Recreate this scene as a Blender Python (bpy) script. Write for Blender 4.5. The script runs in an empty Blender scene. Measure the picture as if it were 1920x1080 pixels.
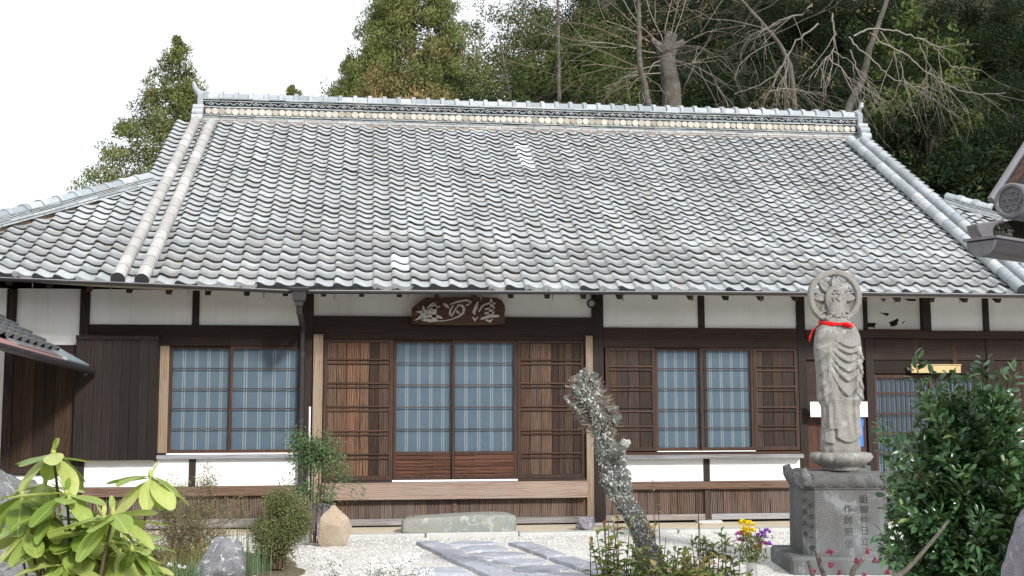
import bpy, math, random
import numpy as np
from mathutils import Vector, Matrix, noise as mnoise

# ------------------------------------------------------------------ camera, sky, sun, exposure
SC = bpy.context.scene
COL = SC.collection
CAM_POS = np.array([0.77, -15.36, 1.51])
YAW, PITCH, ROLL, FPX = math.radians(7.04), math.radians(5.96), math.radians(-0.14), 2180.0
_f = np.array([math.sin(YAW)*math.cos(PITCH), math.cos(YAW)*math.cos(PITCH), math.sin(PITCH)])
_r = np.array([math.cos(YAW), -math.sin(YAW), 0.0])
_u = np.cross(_r, _f)
_r, _u = (math.cos(ROLL)*_r + math.sin(ROLL)*_u), (-math.sin(ROLL)*_r + math.cos(ROLL)*_u)
cam_data = bpy.data.cameras.new('camera')
cam_data.sensor_width = 36.0
cam_data.lens = FPX/1920*36
cam_data.clip_start = 0.1
cam_data.clip_end = 600
cam = bpy.data.objects.new('camera', cam_data)
COL.objects.link(cam)
cam.matrix_world = Matrix(((_r[0], _u[0], -_f[0], CAM_POS[0]), (_r[1], _u[1], -_f[1], CAM_POS[1]),
                           (_r[2], _u[2], -_f[2], CAM_POS[2]), (0, 0, 0, 1)))
SC.camera = cam

SUN_ELEV, SUN_AZ = math.radians(31), math.radians(158)      # azimuth clockwise from +Y: behind the camera, to its right
world = bpy.data.worlds.new('World')
SC.world = world
world.use_nodes = True
wn = world.node_tree
wn.nodes.clear()
w_out = wn.nodes.new('ShaderNodeOutputWorld')
w_bg = wn.nodes.new('ShaderNodeBackground')
w_sky = wn.nodes.new('ShaderNodeTexSky')
w_sky.sky_type = 'NISHITA'
w_sky.sun_disc = False
w_sky.sun_elevation = SUN_ELEV
w_sky.sun_rotation = SUN_AZ
w_mix = wn.nodes.new('ShaderNodeMix')
w_mix.data_type = 'RGBA'
w_mix.inputs[0].default_value = 0.80                        # thin white cloud over the whole sky
w_mix.inputs[7].default_value = (9.6, 9.8, 10.2, 1)
wn.links.new(w_sky.outputs[0], w_mix.inputs[6])
wn.links.new(w_mix.outputs[2], w_bg.inputs[0])
w_bg.inputs[1].default_value = 0.10
wn.links.new(w_bg.outputs[0], w_out.inputs[0])

sun_data = bpy.data.lights.new('sun', 'SUN')
sun_data.energy = 2.9
sun_data.angle = math.radians(7)
sun_data.color = (1.0, 0.98, 0.955)
sun = bpy.data.objects.new('sun', sun_data)
COL.objects.link(sun)
_sd = Vector((math.sin(SUN_AZ)*math.cos(SUN_ELEV), math.cos(SUN_AZ)*math.cos(SUN_ELEV), math.sin(SUN_ELEV)))
sun.rotation_euler = _sd.to_track_quat('Z', 'Y').to_euler()
SC.view_settings.view_transform = 'Standard'
SC.view_settings.look = 'None'
SC.view_settings.exposure = 0.6
SC.view_settings.gamma = 1.0
SC.view_settings.use_curve_mapping = False

# ------------------------------------------------------------------ helpers
def at(px, py, d):
    """world point seen at photo pixel (px, py), d metres along the lens axis"""
    return CAM_POS + d*(_f + _r*(px-960)/FPX - _u*(py-540)/FPX)
def on_y(px, py, Y):
    v = _f + _r*(px-960)/FPX - _u*(py-540)/FPX
    return CAM_POS + v*((Y-CAM_POS[1])/v[1])
def on_z(px, py, Z):
    v = _f + _r*(px-960)/FPX - _u*(py-540)/FPX
    return CAM_POS + v*((Z-CAM_POS[2])/v[2])

def link(name, data, parent=None, mat=None, label=None, cat=None, group=None, kind=None):
    o = bpy.data.objects.new(name, data)
    COL.objects.link(o)
    if parent is not None:
        o.parent = parent
    if mat is not None and data is not None and not data.materials:
        data.materials.append(mat)
    if label: o['label'] = label
    if cat: o['category'] = cat
    if group: o['group'] = group
    if kind: o['kind'] = kind
    return o
def thing(name, label, cat, loc=(0, 0, 0), rz=0.0, group=None):
    o = link(name, None, label=label, cat=cat, group=group)
    o.empty_display_size = 0.2
    o.location = tuple(loc)
    o.rotation_euler = (0, 0, rz)
    return o

def np_mesh(name, V, F, tint=None, smooth=False):
    """V (n,3); F (m,k) one polygon size only"""
    V = np.asarray(V, np.float32).reshape(-1, 3); F = np.asarray(F, np.int32)
    me = bpy.data.meshes.new(name)
    me.vertices.add(len(V)); me.vertices.foreach_set('co', V.ravel())
    k = F.shape[1]
    me.loops.add(F.size); me.loops.foreach_set('vertex_index', F.ravel())
    me.polygons.add(len(F))
    me.polygons.foreach_set('loop_start', np.arange(0, F.size, k, dtype=np.int32))
    me.polygons.foreach_set('loop_total', np.full(len(F), k, np.int32))
    if smooth: me.polygons.foreach_set('use_smooth', np.ones(len(F), bool))
    if tint is not None:
        a = me.attributes.new('tint', 'FLOAT', 'POINT'); a.data.foreach_set('value', np.asarray(tint, np.float32))
    me.update(calc_edges=True)
    return me

class MB:
    def __init__(self): self.v = []; self.f = []
    def add(self, vs, fs):
        b = len(self.v); self.v += [tuple(map(float, p)) for p in vs]; self.f += [tuple(b+i for i in f) for f in fs]; return self
    def box(self, x0, x1, y0, y1, z0, z1, bev=0.0):
        if x0 > x1: x0, x1 = x1, x0
        if y0 > y1: y0, y1 = y1, y0
        if z0 > z1: z0, z1 = z1, z0
        vs = [(x0, y0, z0), (x1, y0, z0), (x1, y1, z0), (x0, y1, z0), (x0, y0, z1), (x1, y0, z1), (x1, y1, z1), (x0, y1, z1)]
        return self.add(vs, [(0, 3, 2, 1), (4, 5, 6, 7), (0, 1, 5, 4), (1, 2, 6, 5), (2, 3, 7, 6), (3, 0, 4, 7)])
    def tube(self, pts, rad, n=8, caps=True, flat=1.0):
        pts = [Vector(p) for p in pts]
        if not hasattr(rad, '__len__'): rad = [rad]*len(pts)
        ref = Vector((0.31, 0.2, 0.93))
        b = len(self.v)
        for i, p in enumerate(pts):
            t = (pts[min(i+1, len(pts)-1)] - pts[max(i-1, 0)]).normalized()
            if abs(t.dot(ref)) > 0.95: ref = Vector((0.93, 0.31, 0.2))
            s = t.cross(ref).normalized(); w = s.cross(t)
            for k in range(n):
                a = 2*math.pi*k/n
                self.v.append(tuple(p + s*(math.cos(a)*rad[i]) + w*(math.sin(a)*rad[i]*flat)))
        for i in range(len(pts)-1):
            for k in range(n):
                k2 = (k+1) % n
                self.f.append((b+i*n+k, b+i*n+k2, b+(i+1)*n+k2, b+(i+1)*n+k))
        if caps:
            self.f.append(tuple(b+k for k in range(n))[::-1]); self.f.append(tuple(b+(len(pts)-1)*n+k for k in range(n)))
        return self
    def lathe(self, prof, n=24, c=(0, 0, 0)):
        b = len(self.v)
        for r, z in prof:
            for k in range(n):
                a = 2*math.pi*k/n
                self.v.append((c[0]+r*math.cos(a), c[1]+r*math.sin(a), c[2]+z))
        for i in range(len(prof)-1):
            for k in range(n):
                k2 = (k+1) % n
                self.f.append((b+i*n+k, b+i*n+k2, b+(i+1)*n+k2, b+(i+1)*n+k))
        self.f.append(tuple(b+k for k in range(n))[::-1]); self.f.append(tuple(b+(len(prof)-1)*n+k for k in range(n)))
        return self
    def prism(self, poly, y0, y1, ax='xz'):
        """polygon in the XZ plane pushed from y0 to y1"""
        n = len(poly)
        vs = [(p[0], y0, p[1]) for p in poly] + [(p[0], y1, p[1]) for p in poly]
        if ax == 'xy': vs = [(p[0], p[1], y0) for p in poly] + [(p[0], p[1], y1) for p in poly]
        if ax == 'yz': vs = [(y0, p[0], p[1]) for p in poly] + [(y1, p[0], p[1]) for p in poly]
        fs = [tuple(range(n)), tuple(range(2*n-1, n-1, -1))] + [(i, i+n, (i+1) % n+n, (i+1) % n) for i in range(n)]
        return self.add(vs, fs)
    def mesh(self, name, smooth=False, bevel=0):
        import bmesh
        me = bpy.data.meshes.new(name)
        me.from_pydata(self.v, [], self.f)
        bm = bmesh.new(); bm.from_mesh(me)
        if bevel:
            bmesh.ops.bevel(bm, geom=[e for e in bm.edges], offset=bevel, segments=1, affect='EDGES')
        bmesh.ops.recalc_face_normals(bm, faces=bm.faces)
        bm.to_mesh(me); bm.free()
        if smooth:
            me.polygons.foreach_set('use_smooth', np.ones(len(me.polygons), bool))
            try: me.set_sharp_from_angle(angle=math.radians(42))
            except Exception: pass
        me.update()
        return me
    def build(self, name, mat, parent=None, smooth=False, bevel=0, **kw):
        return link(name, self.mesh(name, smooth, bevel), parent, mat, **kw)

def box(name, mat, parent, x0, x1, y0, y1, z0, z1, bevel=0.004, **kw):
    return MB().box(x0, x1, y0, y1, z0, z1).build(name, mat, parent, bevel=bevel, **kw)
def dup_piece(src, parent, M):
    c = src.copy(); COL.objects.link(c); c.parent = parent; c.matrix_local = M
    return c
def T(x, y, z): return Matrix.Translation((x, y, z))
def text_mesh(body, size, extrude=0.001):
    cu = bpy.data.curves.new('txt', 'FONT'); cu.body = body; cu.size = size; cu.extrude = extrude
    cu.align_x = 'CENTER'; cu.align_y = 'CENTER'; cu.resolution_u = 3
    o = bpy.data.objects.new('txt', cu); COL.objects.link(o)
    bpy.context.view_layer.update()
    me = bpy.data.meshes.new_from_object(o.evaluated_get(bpy.context.evaluated_depsgraph_get()))
    bpy.data.objects.remove(o); bpy.data.curves.remove(cu)
    return me

def unit(a): return a/np.maximum(np.linalg.norm(a, axis=-1, keepdims=True), 1e-9)
LEAF2 = (np.array([(0, 0, 0), (.5, .5, .06), (1, 0, 0), (.5, -.5, .06)], float), np.array([(0, 2, 1), (0, 3, 2)]))
LEAF10 = (np.array([(0, 0, 0), (.28, .42, .10), (.66, .44, .09), (1, 0, -.10), (.66, -.44, .09), (.28, -.42, .10), (.30, 0, .02), (.68, 0, 0)], float),
          np.array([(0, 6, 1), (6, 7, 2), (6, 2, 1), (7, 3, 2), (0, 5, 6), (5, 4, 7), (5, 7, 6), (4, 3, 7)]))
def stamp(tpl, O, A, Nn, L, W, tint=None):
    """place a leaf template at every O, along A, facing Nn"""
    tv, tf = tpl
    O = np.asarray(O, float); A = unit(np.asarray(A, float)); Nn = np.asarray(Nn, float)
    B = unit(np.cross(Nn, A)); Cn = np.cross(A, B)
    n = len(O)
    L = np.broadcast_to(L, n)[:, None, None]; W = np.broadcast_to(W, n)[:, None, None]
    V = O[:, None, :] + A[:, None, :]*tv[None, :, 0:1]*L + B[:, None, :]*tv[None, :, 1:2]*W + Cn[:, None, :]*tv[None, :, 2:3]*L
    F = tf[None] + (np.arange(n)*len(tv))[:, None, None]
    t = None if tint is None else np.repeat(np.broadcast_to(tint, n), len(tv))
    return V.reshape(-1, 3), F.reshape(-1, 3), t
def rand_dirs(rng, n):
    return unit(rng.normal(size=(n, 3)))
def tubes_np(branches, n=4):
    """branches: list of (points (k,3), radii (k,)) -> V, quads"""
    Vs, Fs, b = [], [], 0
    for P, R in branches:
        P = np.asarray(P, float); R = np.asarray(R, float)
        t = unit(np.gradient(P, axis=0))
        ref = np.array([.31, .2, .93]) if abs(t[:, 2]).mean() < .8 else np.array([.93, .31, .2])
        s = unit(np.cross(t, ref)); w = np.cross(s, t)
        a = np.arange(n)*2*np.pi/n
        ring = P[:, None, :] + (s[:, None, :]*np.cos(a)[None, :, None] + w[:, None, :]*np.sin(a)[None, :, None])*R[:, None, None]
        k = len(P)
        Vs.append(ring.reshape(-1, 3))
        i = np.arange(k-1)[:, None]*n; j = np.arange(n)[None]; j2 = (j+1) % n
        q = np.stack([i+j, i+j2, i+n+j2, i+n+j], -1).reshape(-1, 4) + b
        Fs.append(q); b += k*n
    return np.concatenate(Vs), np.concatenate(Fs)

# ------------------------------------------------------------------ materials
class NT:
    def __init__(self, name):
        self.m = bpy.data.materials.new(name); self.m.use_nodes = True
        self.t = self.m.node_tree; self.t.nodes.clear()
        self.out = self.t.nodes.new('ShaderNodeOutputMaterial')
    def n(self, typ, ins=None, **attrs):
        nd = self.t.nodes.new(typ)
        for k, v in attrs.items(): setattr(nd, k, v)
        for k, v in (ins or {}).items():
            s = nd.inputs[k]
            if isinstance(v, bpy.types.NodeSocket): self.t.links.new(v, s)
            else: s.default_value = v if not (isinstance(v, tuple) and len(v) == 3 and s.type == 'RGBA') else (*v, 1)
        return nd
    def ramp(self, fac, stops, interp='LINEAR'):
        r = self.n('ShaderNodeValToRGB', {0: fac}); cr = r.color_ramp; cr.interpolation = interp
        while len(cr.elements) < len(stops): cr.elements.new(0.5)
        for e, (p, c) in zip(cr.elements, stops): e.position = p; e.color = (*c, 1) if len(c) == 3 else c
        return r.outputs[0]
    def noise(self, vec, scale, detail=4, rough=.55, dist=0.0):
        return self.n('ShaderNodeTexNoise', {'Vector': vec, 'Scale': scale, 'Detail': detail, 'Roughness': rough, 'Distortion': dist}).outputs[0]
    def mix(self, fac, a, b, blend='MIX'):
        m = self.n('ShaderNodeMix', {0: fac, 6: a, 7: b}, data_type='RGBA', blend_type=blend); return m.outputs[2]
    def math(self, op, a, b=0.0, c=None):
        m = self.n('ShaderNodeMath', {0: a, 1: b}, operation=op)
        if c is not None: m.inputs[2].default_value = c
        return m.outputs[0]
    def obj(self): return self.n('ShaderNodeTexCoord').outputs['Object']
    def geo(self): return self.n('ShaderNodeNewGeometry')
    def rnd(self): return self.n('ShaderNodeObjectInfo').outputs['Random']
    def island(self):
        a = self.math('ADD', self.rnd(), self.geo().outputs['Random Per Island'])
        return self.math('FRACT', a)
    def scaled(self, vec, s, off=None):
        m = self.n('ShaderNodeMapping', {'Vector': vec, 'Scale': s})
        if off is not None:
            c = self.n('ShaderNodeCombineXYZ', {0: off, 1: off, 2: off}); 
            sc = self.n('ShaderNodeVectorMath', {0: c.outputs[0], 1: (7.3, 3.1, 11.7)}, operation='MULTIPLY')
            ad = self.n('ShaderNodeVectorMath', {0: m.outputs[0], 1: sc.outputs[0]}, operation='ADD'); return ad.outputs[0]
        return m.outputs[0]
    def bump(self, h, strength=.3, dist=.01):
        return self.n('ShaderNodeBump', {'Height': h, 'Strength': strength, 'Distance': dist}).outputs[0]
    def principled(self, color, rough=.7, normal=None, spec=.4, metal=0.0, **kw):
        ins = {'Base Color': color, 'Roughness': rough, 'Specular IOR Level': spec, 'Metallic': metal}
        if normal is not None: ins['Normal'] = normal
        ins.update(kw)
        return self.n('ShaderNodeBsdfPrincipled', ins).outputs[0]
    def done(self, sh):
        self.t.links.new(sh, self.out.inputs[0]); return self.m

def wood(name, lo, hi, axis='z', weather=None, rough=.75, across=30.0, figure=.28, vary=.9):
    """grain runs along the axis; the lo and hi colours are the late and early wood of this timber"""
    t = NT(name)
    st = {'x': (.05, 1, 1), 'y': (1, .05, 1), 'z': (1, 1, .05)}[axis]
    r = t.rnd()
    v = t.scaled(t.obj(), st, r)
    wob = t.noise(t.scaled(t.obj(), {'x': (.5, 2, 2), 'y': (2, .5, 2), 'z': (2, 2, .5)}[axis], r), 2.2, 2)
    va = t.n('ShaderNodeVectorMath', {0: v, 1: (0, 0, 0)}, operation='ADD')
    add = t.n('ShaderNodeVectorMath', {0: wob, 1: (.09, .09, .09)}, operation='MULTIPLY')
    t.t.links.new(add.outputs[0], va.inputs[1])
    g1 = t.noise(va.outputs[0], across, 6, .62)
    g2 = t.noise(v, across*4.5, 3, .6)
    wv = t.n('ShaderNodeTexWave', {'Vector': va.outputs[0], 'Scale': across*.42, 'Distortion': 1.8, 'Detail': 2.5, 'Detail Scale': 1.2}, wave_type='RINGS', rings_direction={'x': 'X', 'y': 'Y', 'z': 'Z'}[axis])
    g = t.mix(figure, g1, wv.outputs[0])
    g = t.mix(.3, g, g2)
    big = t.noise(t.obj(), 1.3, 3)
    c = t.ramp(g, [(.32, lo), (.5, tuple(.5*a+.5*b for a, b in zip(lo, hi))), (.68, hi)])
    r2 = t.math('FRACT', t.math('MULTIPLY', r, 17.3))
    br = t.math('ADD', t.math('MULTIPLY', r, vary), 1.03-vary*.5)
    bl = t.math('MULTIPLY', br, t.math('ADD', t.math('MULTIPLY', r2, .35*vary), 1.0-.2*vary))
    c = t.mix(1.0, c, t.n('ShaderNodeCombineColor', {0: br, 1: t.math('MULTIPLY', t.math('ADD', br, bl), .5), 2: bl}).outputs[0], 'MULTIPLY')
    if weather:
        m = t.ramp(t.mix(.5, big, g1), [(.44, (0, 0, 0)), (.66, (.8, .8, .8))])
        c = t.mix(m, c, (*weather, 1))
    return t.done(t.principled(c, rough, t.bump(g, .35, .004), .3))

def stone(name, c1, c2, spots=None, scale=6.0, bump=.5, lich=None, rough=.9, spot_scale=9.0, grain=90.0):
    t = NT(name); o = t.obj()
    n1 = t.noise(o, scale, 6, .65); n2 = t.noise(o, grain, 3, .7); n3 = t.noise(o, scale*.35, 4, .6)
    c = t.ramp(n1, [(.3, c1), (.7, c2)])
    c = t.mix(.35, c, t.ramp(n2, [(.32, tuple(x*.45 for x in c1)), (.6, tuple(min(1, x*1.3) for x in c2))]))
    if lich:
        c = t.mix(t.ramp(n3, [(.47, (0, 0, 0)), (.6, (.85, .85, .85))]), c, (*lich, 1))
    if spots:
        sp = t.noise(o, spot_scale, 5, .75, .6)
        c = t.mix(t.ramp(sp, [(.56, (0, 0, 0)), (.62, (.9, .9, .9))]), c, (*spots, 1))
    h = t.mix(.45, n1, n2)
    return t.done(t.principled(c, rough, t.bump(h, bump, .02), .25))

def leafmat(name, stops, rough=.5, spec=.35, trans=.22, obj_random=False):
    t = NT(name)
    if obj_random: f = t.rnd()
    else:
        a = t.n('ShaderNodeAttribute', attribute_name='tint').outputs['Fac']
        f = t.math('ADD', t.math('MULTIPLY', t.geo().outputs['Random Per Island'], .3), t.math('MULTIPLY', a, .7))
    c = t.ramp(f, stops)
    p = t.principled(c, rough, None, spec)
    tr = t.n('ShaderNodeBsdfTranslucent', {'Color': t.mix(.5, c, (.25, .3, .03, 1), 'MIX')}).outputs[0]
    return t.done(t.n('ShaderNodeMixShader', {0: trans, 1: p, 2: tr}).outputs[0])
def plain(name, c, rough=.6, spec=.4, metal=0.0, var=.15, vs=30.0, bump=0.0):
    t = NT(name); n = t.noise(t.obj(), vs, 4)
    col = t.mix(n, tuple(x*(1-var) for x in c)+(1,), tuple(min(1, x*(1+var)) for x in c)+(1,))
    return t.done(t.principled(col, rough, t.bump(n, bump, .005) if bump else None, spec, metal))

M = {}
M['wood_dark'] = wood('dark old timber', (.009, .006, .005), (.042, .024, .017), 'x')
M['wood_post'] = wood('dark old post', (.009, .006, .005), (.040, .025, .019), 'z', vary=.4)
M['wood_black'] = wood('blackened boards', (.005, .0035, .003), (.022, .014, .011), 'z', vary=.8)
M['wood_brownwall'] = wood('brown boards', (.010, .006, .004), (.050, .026, .013), 'z')
M['wood_plank'] = wood('weathered shutter planks', (.011, .007, .005), (.138, .078, .048), 'z', vary=1.35)
M['wood_plank_dark'] = wood('dark shutter planks', (.009, .006, .005), (.062, .036, .025), 'z', vary=1.0)
M['wood_batten'] = wood('dark battens', (.016, .010, .008), (.085, .045, .028), 'x')
M['wood_frame'] = wood('reddish frames', (.018, .009, .006), (.078, .036, .022), 'z', vary=.5)
M['wood_stile'] = wood('dark shutter frames', (.014, .009, .007), (.075, .040, .026), 'z', vary=.5)
M['wood_frame_x'] = wood('reddish rails', (.026, .012, .008), (.135, .056, .032), 'x', vary=.6)
M['wood_jamb'] = wood('pale jamb', (.13, .09, .06), (.28, .205, .14), 'z', weather=(.24, .205, .16), figure=.3, vary=.3)
M['wood_step'] = wood('pale step board', (.15, .10, .075), (.32, .225, .17), 'x', weather=(.27, .22, .19), figure=.3, vary=.2)
M['wood_skirt'] = wood('skirting boards', (.022, .014, .011), (.155, .097, .070), 'z', weather=(.12, .095, .082), figure=.5, vary=.8)
M['wood_rail'] = wood('grey rail', (.14, .13, .125), (.30, .275, .26), 'x', weather=(.30, .29, .29))
M['wood_beam_mid'] = wood('brown low beam', (.045, .026, .018), (.185, .115, .075), 'x', weather=(.15, .105, .085), vary=.4)
M['wood_sill'] = wood('grey sill', (.11, .10, .10), (.26, .25, .25), 'x', weather=(.28, .27, .28))
M['wood_sign'] = wood('carved sign board', (.022, .011, .008), (.085, .040, .026), 'x', weather=(.085, .065, .05))
M['wood_yellow'] = wood('yellow board', (.36, .25, .11), (.60, .45, .22), 'x')

def plaster_mat():
    t = NT('white plaster'); o = t.obj()
    n = t.noise(o, 1.6, 5, .6); f = t.noise(o, 60, 3)
    c = t.ramp(n, [(.3, (.72, .715, .69)), (.7, (.83, .83, .815))])
    st = t.noise(t.scaled(o, (9, 9, .5)), 1.0, 4, .6)
    c = t.mix(t.ramp(st, [(.54, (0, 0, 0)), (.75, (.25, .25, .25))]), c, (.52, .50, .46, 1))
    return t.done(t.principled(c, .9, t.bump(f, .12, .003), .2))
M['plaster'] = plaster_mat()

def curtain_mat():
    t = NT('blue curtain with white double stripes')
    g = t.n('ShaderNodeSeparateXYZ', {0: t.n('ShaderNodeTexCoord').outputs['Generated']}).outputs[0]
    ph = t.math('SUBTRACT', t.math('FRACT', t.math('ADD', t.math('DIVIDE', t.math('SUBTRACT', g, .197), .2125), .5)), .5)
    d = t.math('ABSOLUTE', t.math('SUBTRACT', t.math('ABSOLUTE', ph), .085))
    s = t.ramp(t.math('MULTIPLY', d, 10.0), [(.28, (1, 1, 1)), (.46, (0, 0, 0))])
    n = t.noise(t.obj(), 5, 4)
    c = t.mix(n, (.132, .172, .212, 1), (.165, .206, .245, 1))  # blue of the cloth holds the sky tint reflected in the panes
    c = t.mix(t.math('MULTIPLY', s, .75), c, (.46, .44, .42, 1))
    return t.done(t.principled(c, .9, None, .1))
M['curtain'] = curtain_mat()
def glass_mat():
    t = NT('window glass')
    w = t.noise(t.obj(), 2.3, 2)
    fr = t.n('ShaderNodeFresnel', {'IOR': 1.55, 'Normal': t.bump(w, .12, .01)}).outputs[0]
    tr = t.n('ShaderNodeBsdfTransparent', {'Color': (.93, .96, .97)}).outputs[0]
    gl = t.n('ShaderNodeBsdfGlossy', {'Color': (1, 1, 1), 'Roughness': .02, 'Normal': t.bump(w, .12, .01)}).outputs[0]
    return t.done(t.n('ShaderNodeMixShader', {0: fr, 1: tr, 2: gl}).outputs[0])
M['glass'] = glass_mat()

def tile_mat():
    t = NT('weathered grey roof tile'); o = t.obj(); r = t.island()
    base = t.ramp(r, [(0, (.29, .32, .335)), (.35, (.335, .36, .372)), (.62, (.375, .395, .402)), (.76, (.35, .345, .335)), (.88, (.30, .292, .285)), (.95, (.25, .262, .27)), (1, (.45, .475, .485))])
    n1 = t.noise(t.geo().outputs['Position'], 7, 6, .7, .3); n2 = t.noise(t.geo().outputs['Position'], 22, 5, .75, .5)
    c = t.mix(t.ramp(n1, [(.40, (0, 0, 0)), (.62, (.65, .65, .65))]), base, (.44, .468, .478, 1))
    run = t.noise(t.scaled(t.geo().outputs['Position'], (2.6, .32, .32)), 1.0, 5, .65)
    c = t.mix(t.ramp(run, [(.38, (.6, .6, .6)), (.56, (0, 0, 0))]), c, (.27, .275, .272, 1))
    c = t.mix(t.ramp(run, [(.54, (0, 0, 0)), (.72, (.5, .5, .5))]), c, (.50, .515, .51, 1))
    c = t.mix(t.ramp(n2, [(.50, (0, 0, 0)), (.64, (.62, .62, .62))]), c, (.265, .25, .24, 1))
    return t.done(t.principled(c, .72, t.bump(n2, .2, .004), .35))
M['tile'] = tile_mat()
M['tile_new'] = plain('pale new tile', (.66, .68, .69), .7, .3, var=.06)
def tile_blue():
    t = NT('bluish grey ridge tile'); r = t.island()
    p = t.geo().outputs['Position']
    n = t.noise(p, 14, 5, .7); n1 = t.noise(p, 50, 3, .7)
    c = t.ramp(r, [(0, (.22, .255, .275)), (.5, (.335, .375, .40)), (1, (.46, .48, .49))])
    c = t.mix(t.ramp(n, [(.46, (0, 0, 0)), (.66, (.75, .75, .75))]), c, (.27, .26, .235, 1))
    c = t.mix(t.ramp(n1, [(.58, (0, 0, 0)), (.68, (.6, .6, .6))]), c, (.2, .2, .19, 1))
    return t.done(t.principled(c, .65, t.bump(n, .2, .004), .4))
M['tile_blue'] = tile_blue()
def tile_roll():
    t = NT('pale verge tile'); r = t.island(); p = t.geo().outputs['Position']
    n = t.noise(p, 9, 5, .7, .4); n2 = t.noise(p, 45, 3)
    c = t.ramp(r, [(0, (.31, .305, .285)), (.5, (.385, .38, .36)), (1, (.46, .46, .445))])
    c = t.mix(t.ramp(n, [(.5, (0, 0, 0)), (.64, (.8, .8, .8))]), c, (.34, .30, .29, 1))
    return t.done(t.principled(c, .75, t.bump(n2, .2, .003), .3))
M['tile_roll'] = tile_roll()
M['tile_dark'] = plain('dark tile face', (.042, .045, .048), .7, .3, var=.5, vs=60, bump=.3)  # on roof tile edges this near black stands for the shadow between courses
M['tile_disc'] = None
def disc_mat():
    t = NT('cream ridge disc'); r = t.rnd()
    n = t.noise(t.geo().outputs['Position'], 30, 4, .7)
    c = t.ramp(r, [(0, (.28, .26, .215)), (.15, (.39, .37, .315)), (.5, (.47, .45, .395)), (1, (.54, .525, .475))])
    c = t.mix(t.ramp(n, [(.56, (0, 0, 0)), (.7, (.6, .6, .6))]), c, (.36, .31, .23, 1))
    return t.done(t.principled(c, .85, None, .2))
M['tile_disc'] = disc_mat()
M['mud_pale'] = stone('pale ridge mortar', (.27, .235, .185), (.37, .335, .28), None, 10, .4)
M['mud'] = stone('roof mud', (.20, .135, .085), (.34, .25, .165), None, 10, .6)
M['gutter'] = plain('dark metal gutter', (.050, .045, .050), .32, .55, .35, var=.2, vs=8)
M['soffit'] = plain('pale soffit boards', (.36, .32, .26), .85, .2, var=.25, vs=9)
M['black'] = plain('black paint', (.012, .012, .013), .4, .5)
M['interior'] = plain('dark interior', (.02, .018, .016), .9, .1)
M['statue'] = stone('granite statue', (.155, .147, .132), (.30, .287, .262), (.37, .37, .35), 6, .9, None, spot_scale=5.0, grain=120)
M['plinth'] = stone('dark weathered plinth', (.062, .061, .062), (.135, .134, .130), (.20, .205, .21), 3.2, .5, (.14, .15, .15), spot_scale=3.2, grain=100)
M['carved'] = plain('carved letters', (.056, .055, .053), .9, .15, var=.4, vs=40)
M['rock'] = stone('grey garden rock', (.075, .075, .08), (.225, .225, .225), (.33, .34, .33), 6.5, 1.0, (.14, .14, .13), spot_scale=8)
M['rock_lichen'] = stone('lichened rock', (.055, .055, .065), (.26, .26, .27), (.58, .58, .56), 8, 1.0, (.13, .13, .13), spot_scale=13)
M['rock_purple'] = stone('purplish rock', (.11, .10, .12), (.25, .235, .26), (.36, .35, .36), 7, .8, None, spot_scale=12)
M['rock_brown'] = stone('brown stone', (.30, .22, .15), (.44, .36, .27), (.33, .19, .10), 3, .5, (.40, .36, .29), spot_scale=3)
M['stone_step'] = stone('greenish step stone', (.19, .19, .16), (.31, .305, .265), (.38, .37, .33), 3, .6, (.20, .225, .21), spot_scale=4)
M['stone_kerb'] = stone('pale kerb stone', (.36, .36, .35), (.50, .50, .47), None, 4, .5)
M['stone_path'] = stone('blue grey flagstone', (.25, .265, .30), (.42, .44, .485), (.55, .55, .54), 2.6, .6, (.30, .30, .33), spot_scale=5)
M['bark'] = stone('bark', (.055, .045, .035), (.16, .135, .11), None, 7, .8)
M['bark_pale'] = stone('pale bark', (.04, .035, .028), (.15, .135, .11), (.21, .20, .18), 3, .9)
M['twig'] = plain('grey twigs', (.25, .22, .18), .8, .2, var=.35, vs=6)
M['twig_brown'] = plain('brown twigs', (.17, .125, .088), .85, .2, var=.35, vs=6)
M['stem_green'] = plain('green stem', (.13, .145, .05), .6, .3)
M['stem_dark'] = plain('dark stem', (.04, .038, .02), .8, .2, var=.3)
M['stem_brown'] = plain('woody stem', (.115, .08, .055), .8, .2, var=.3)
M['red_stem'] = plain('red stem', (.22, .06, .04), .6, .3)
M['stump'] = stone('lichen covered bark', (.022, .020, .018), (.165, .16, .148), (.55, .56, .54), 15, 1.0, (.11, .125, .10), spot_scale=22)
M['white_pole'] = plain('white pole', (.78, .78, .76), .5, .3)
M['red_cloth'] = plain('red cloth', (.62, .012, .015), .8, .2, var=.2)
M['paper'] = plain('white paper', (.82, .82, .82), .8, .2, var=.04)
M['blue_plastic'] = plain('blue plastic', (.03, .17, .62), .35, .5)
M['metal'] = plain('steel', (.5, .5, .5), .35, .5, .8)
M['white_paint'] = plain('white strip', (.80, .80, .78), .6, .3, var=.05)
M['copper'] = plain('rusty red sheet metal', (.30, .165, .145), .55, .4, var=.2, vs=9)
M['sheet_blue'] = plain('blue grey sheet metal', (.30, .36, .40), .45, .5, var=.1)

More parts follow.
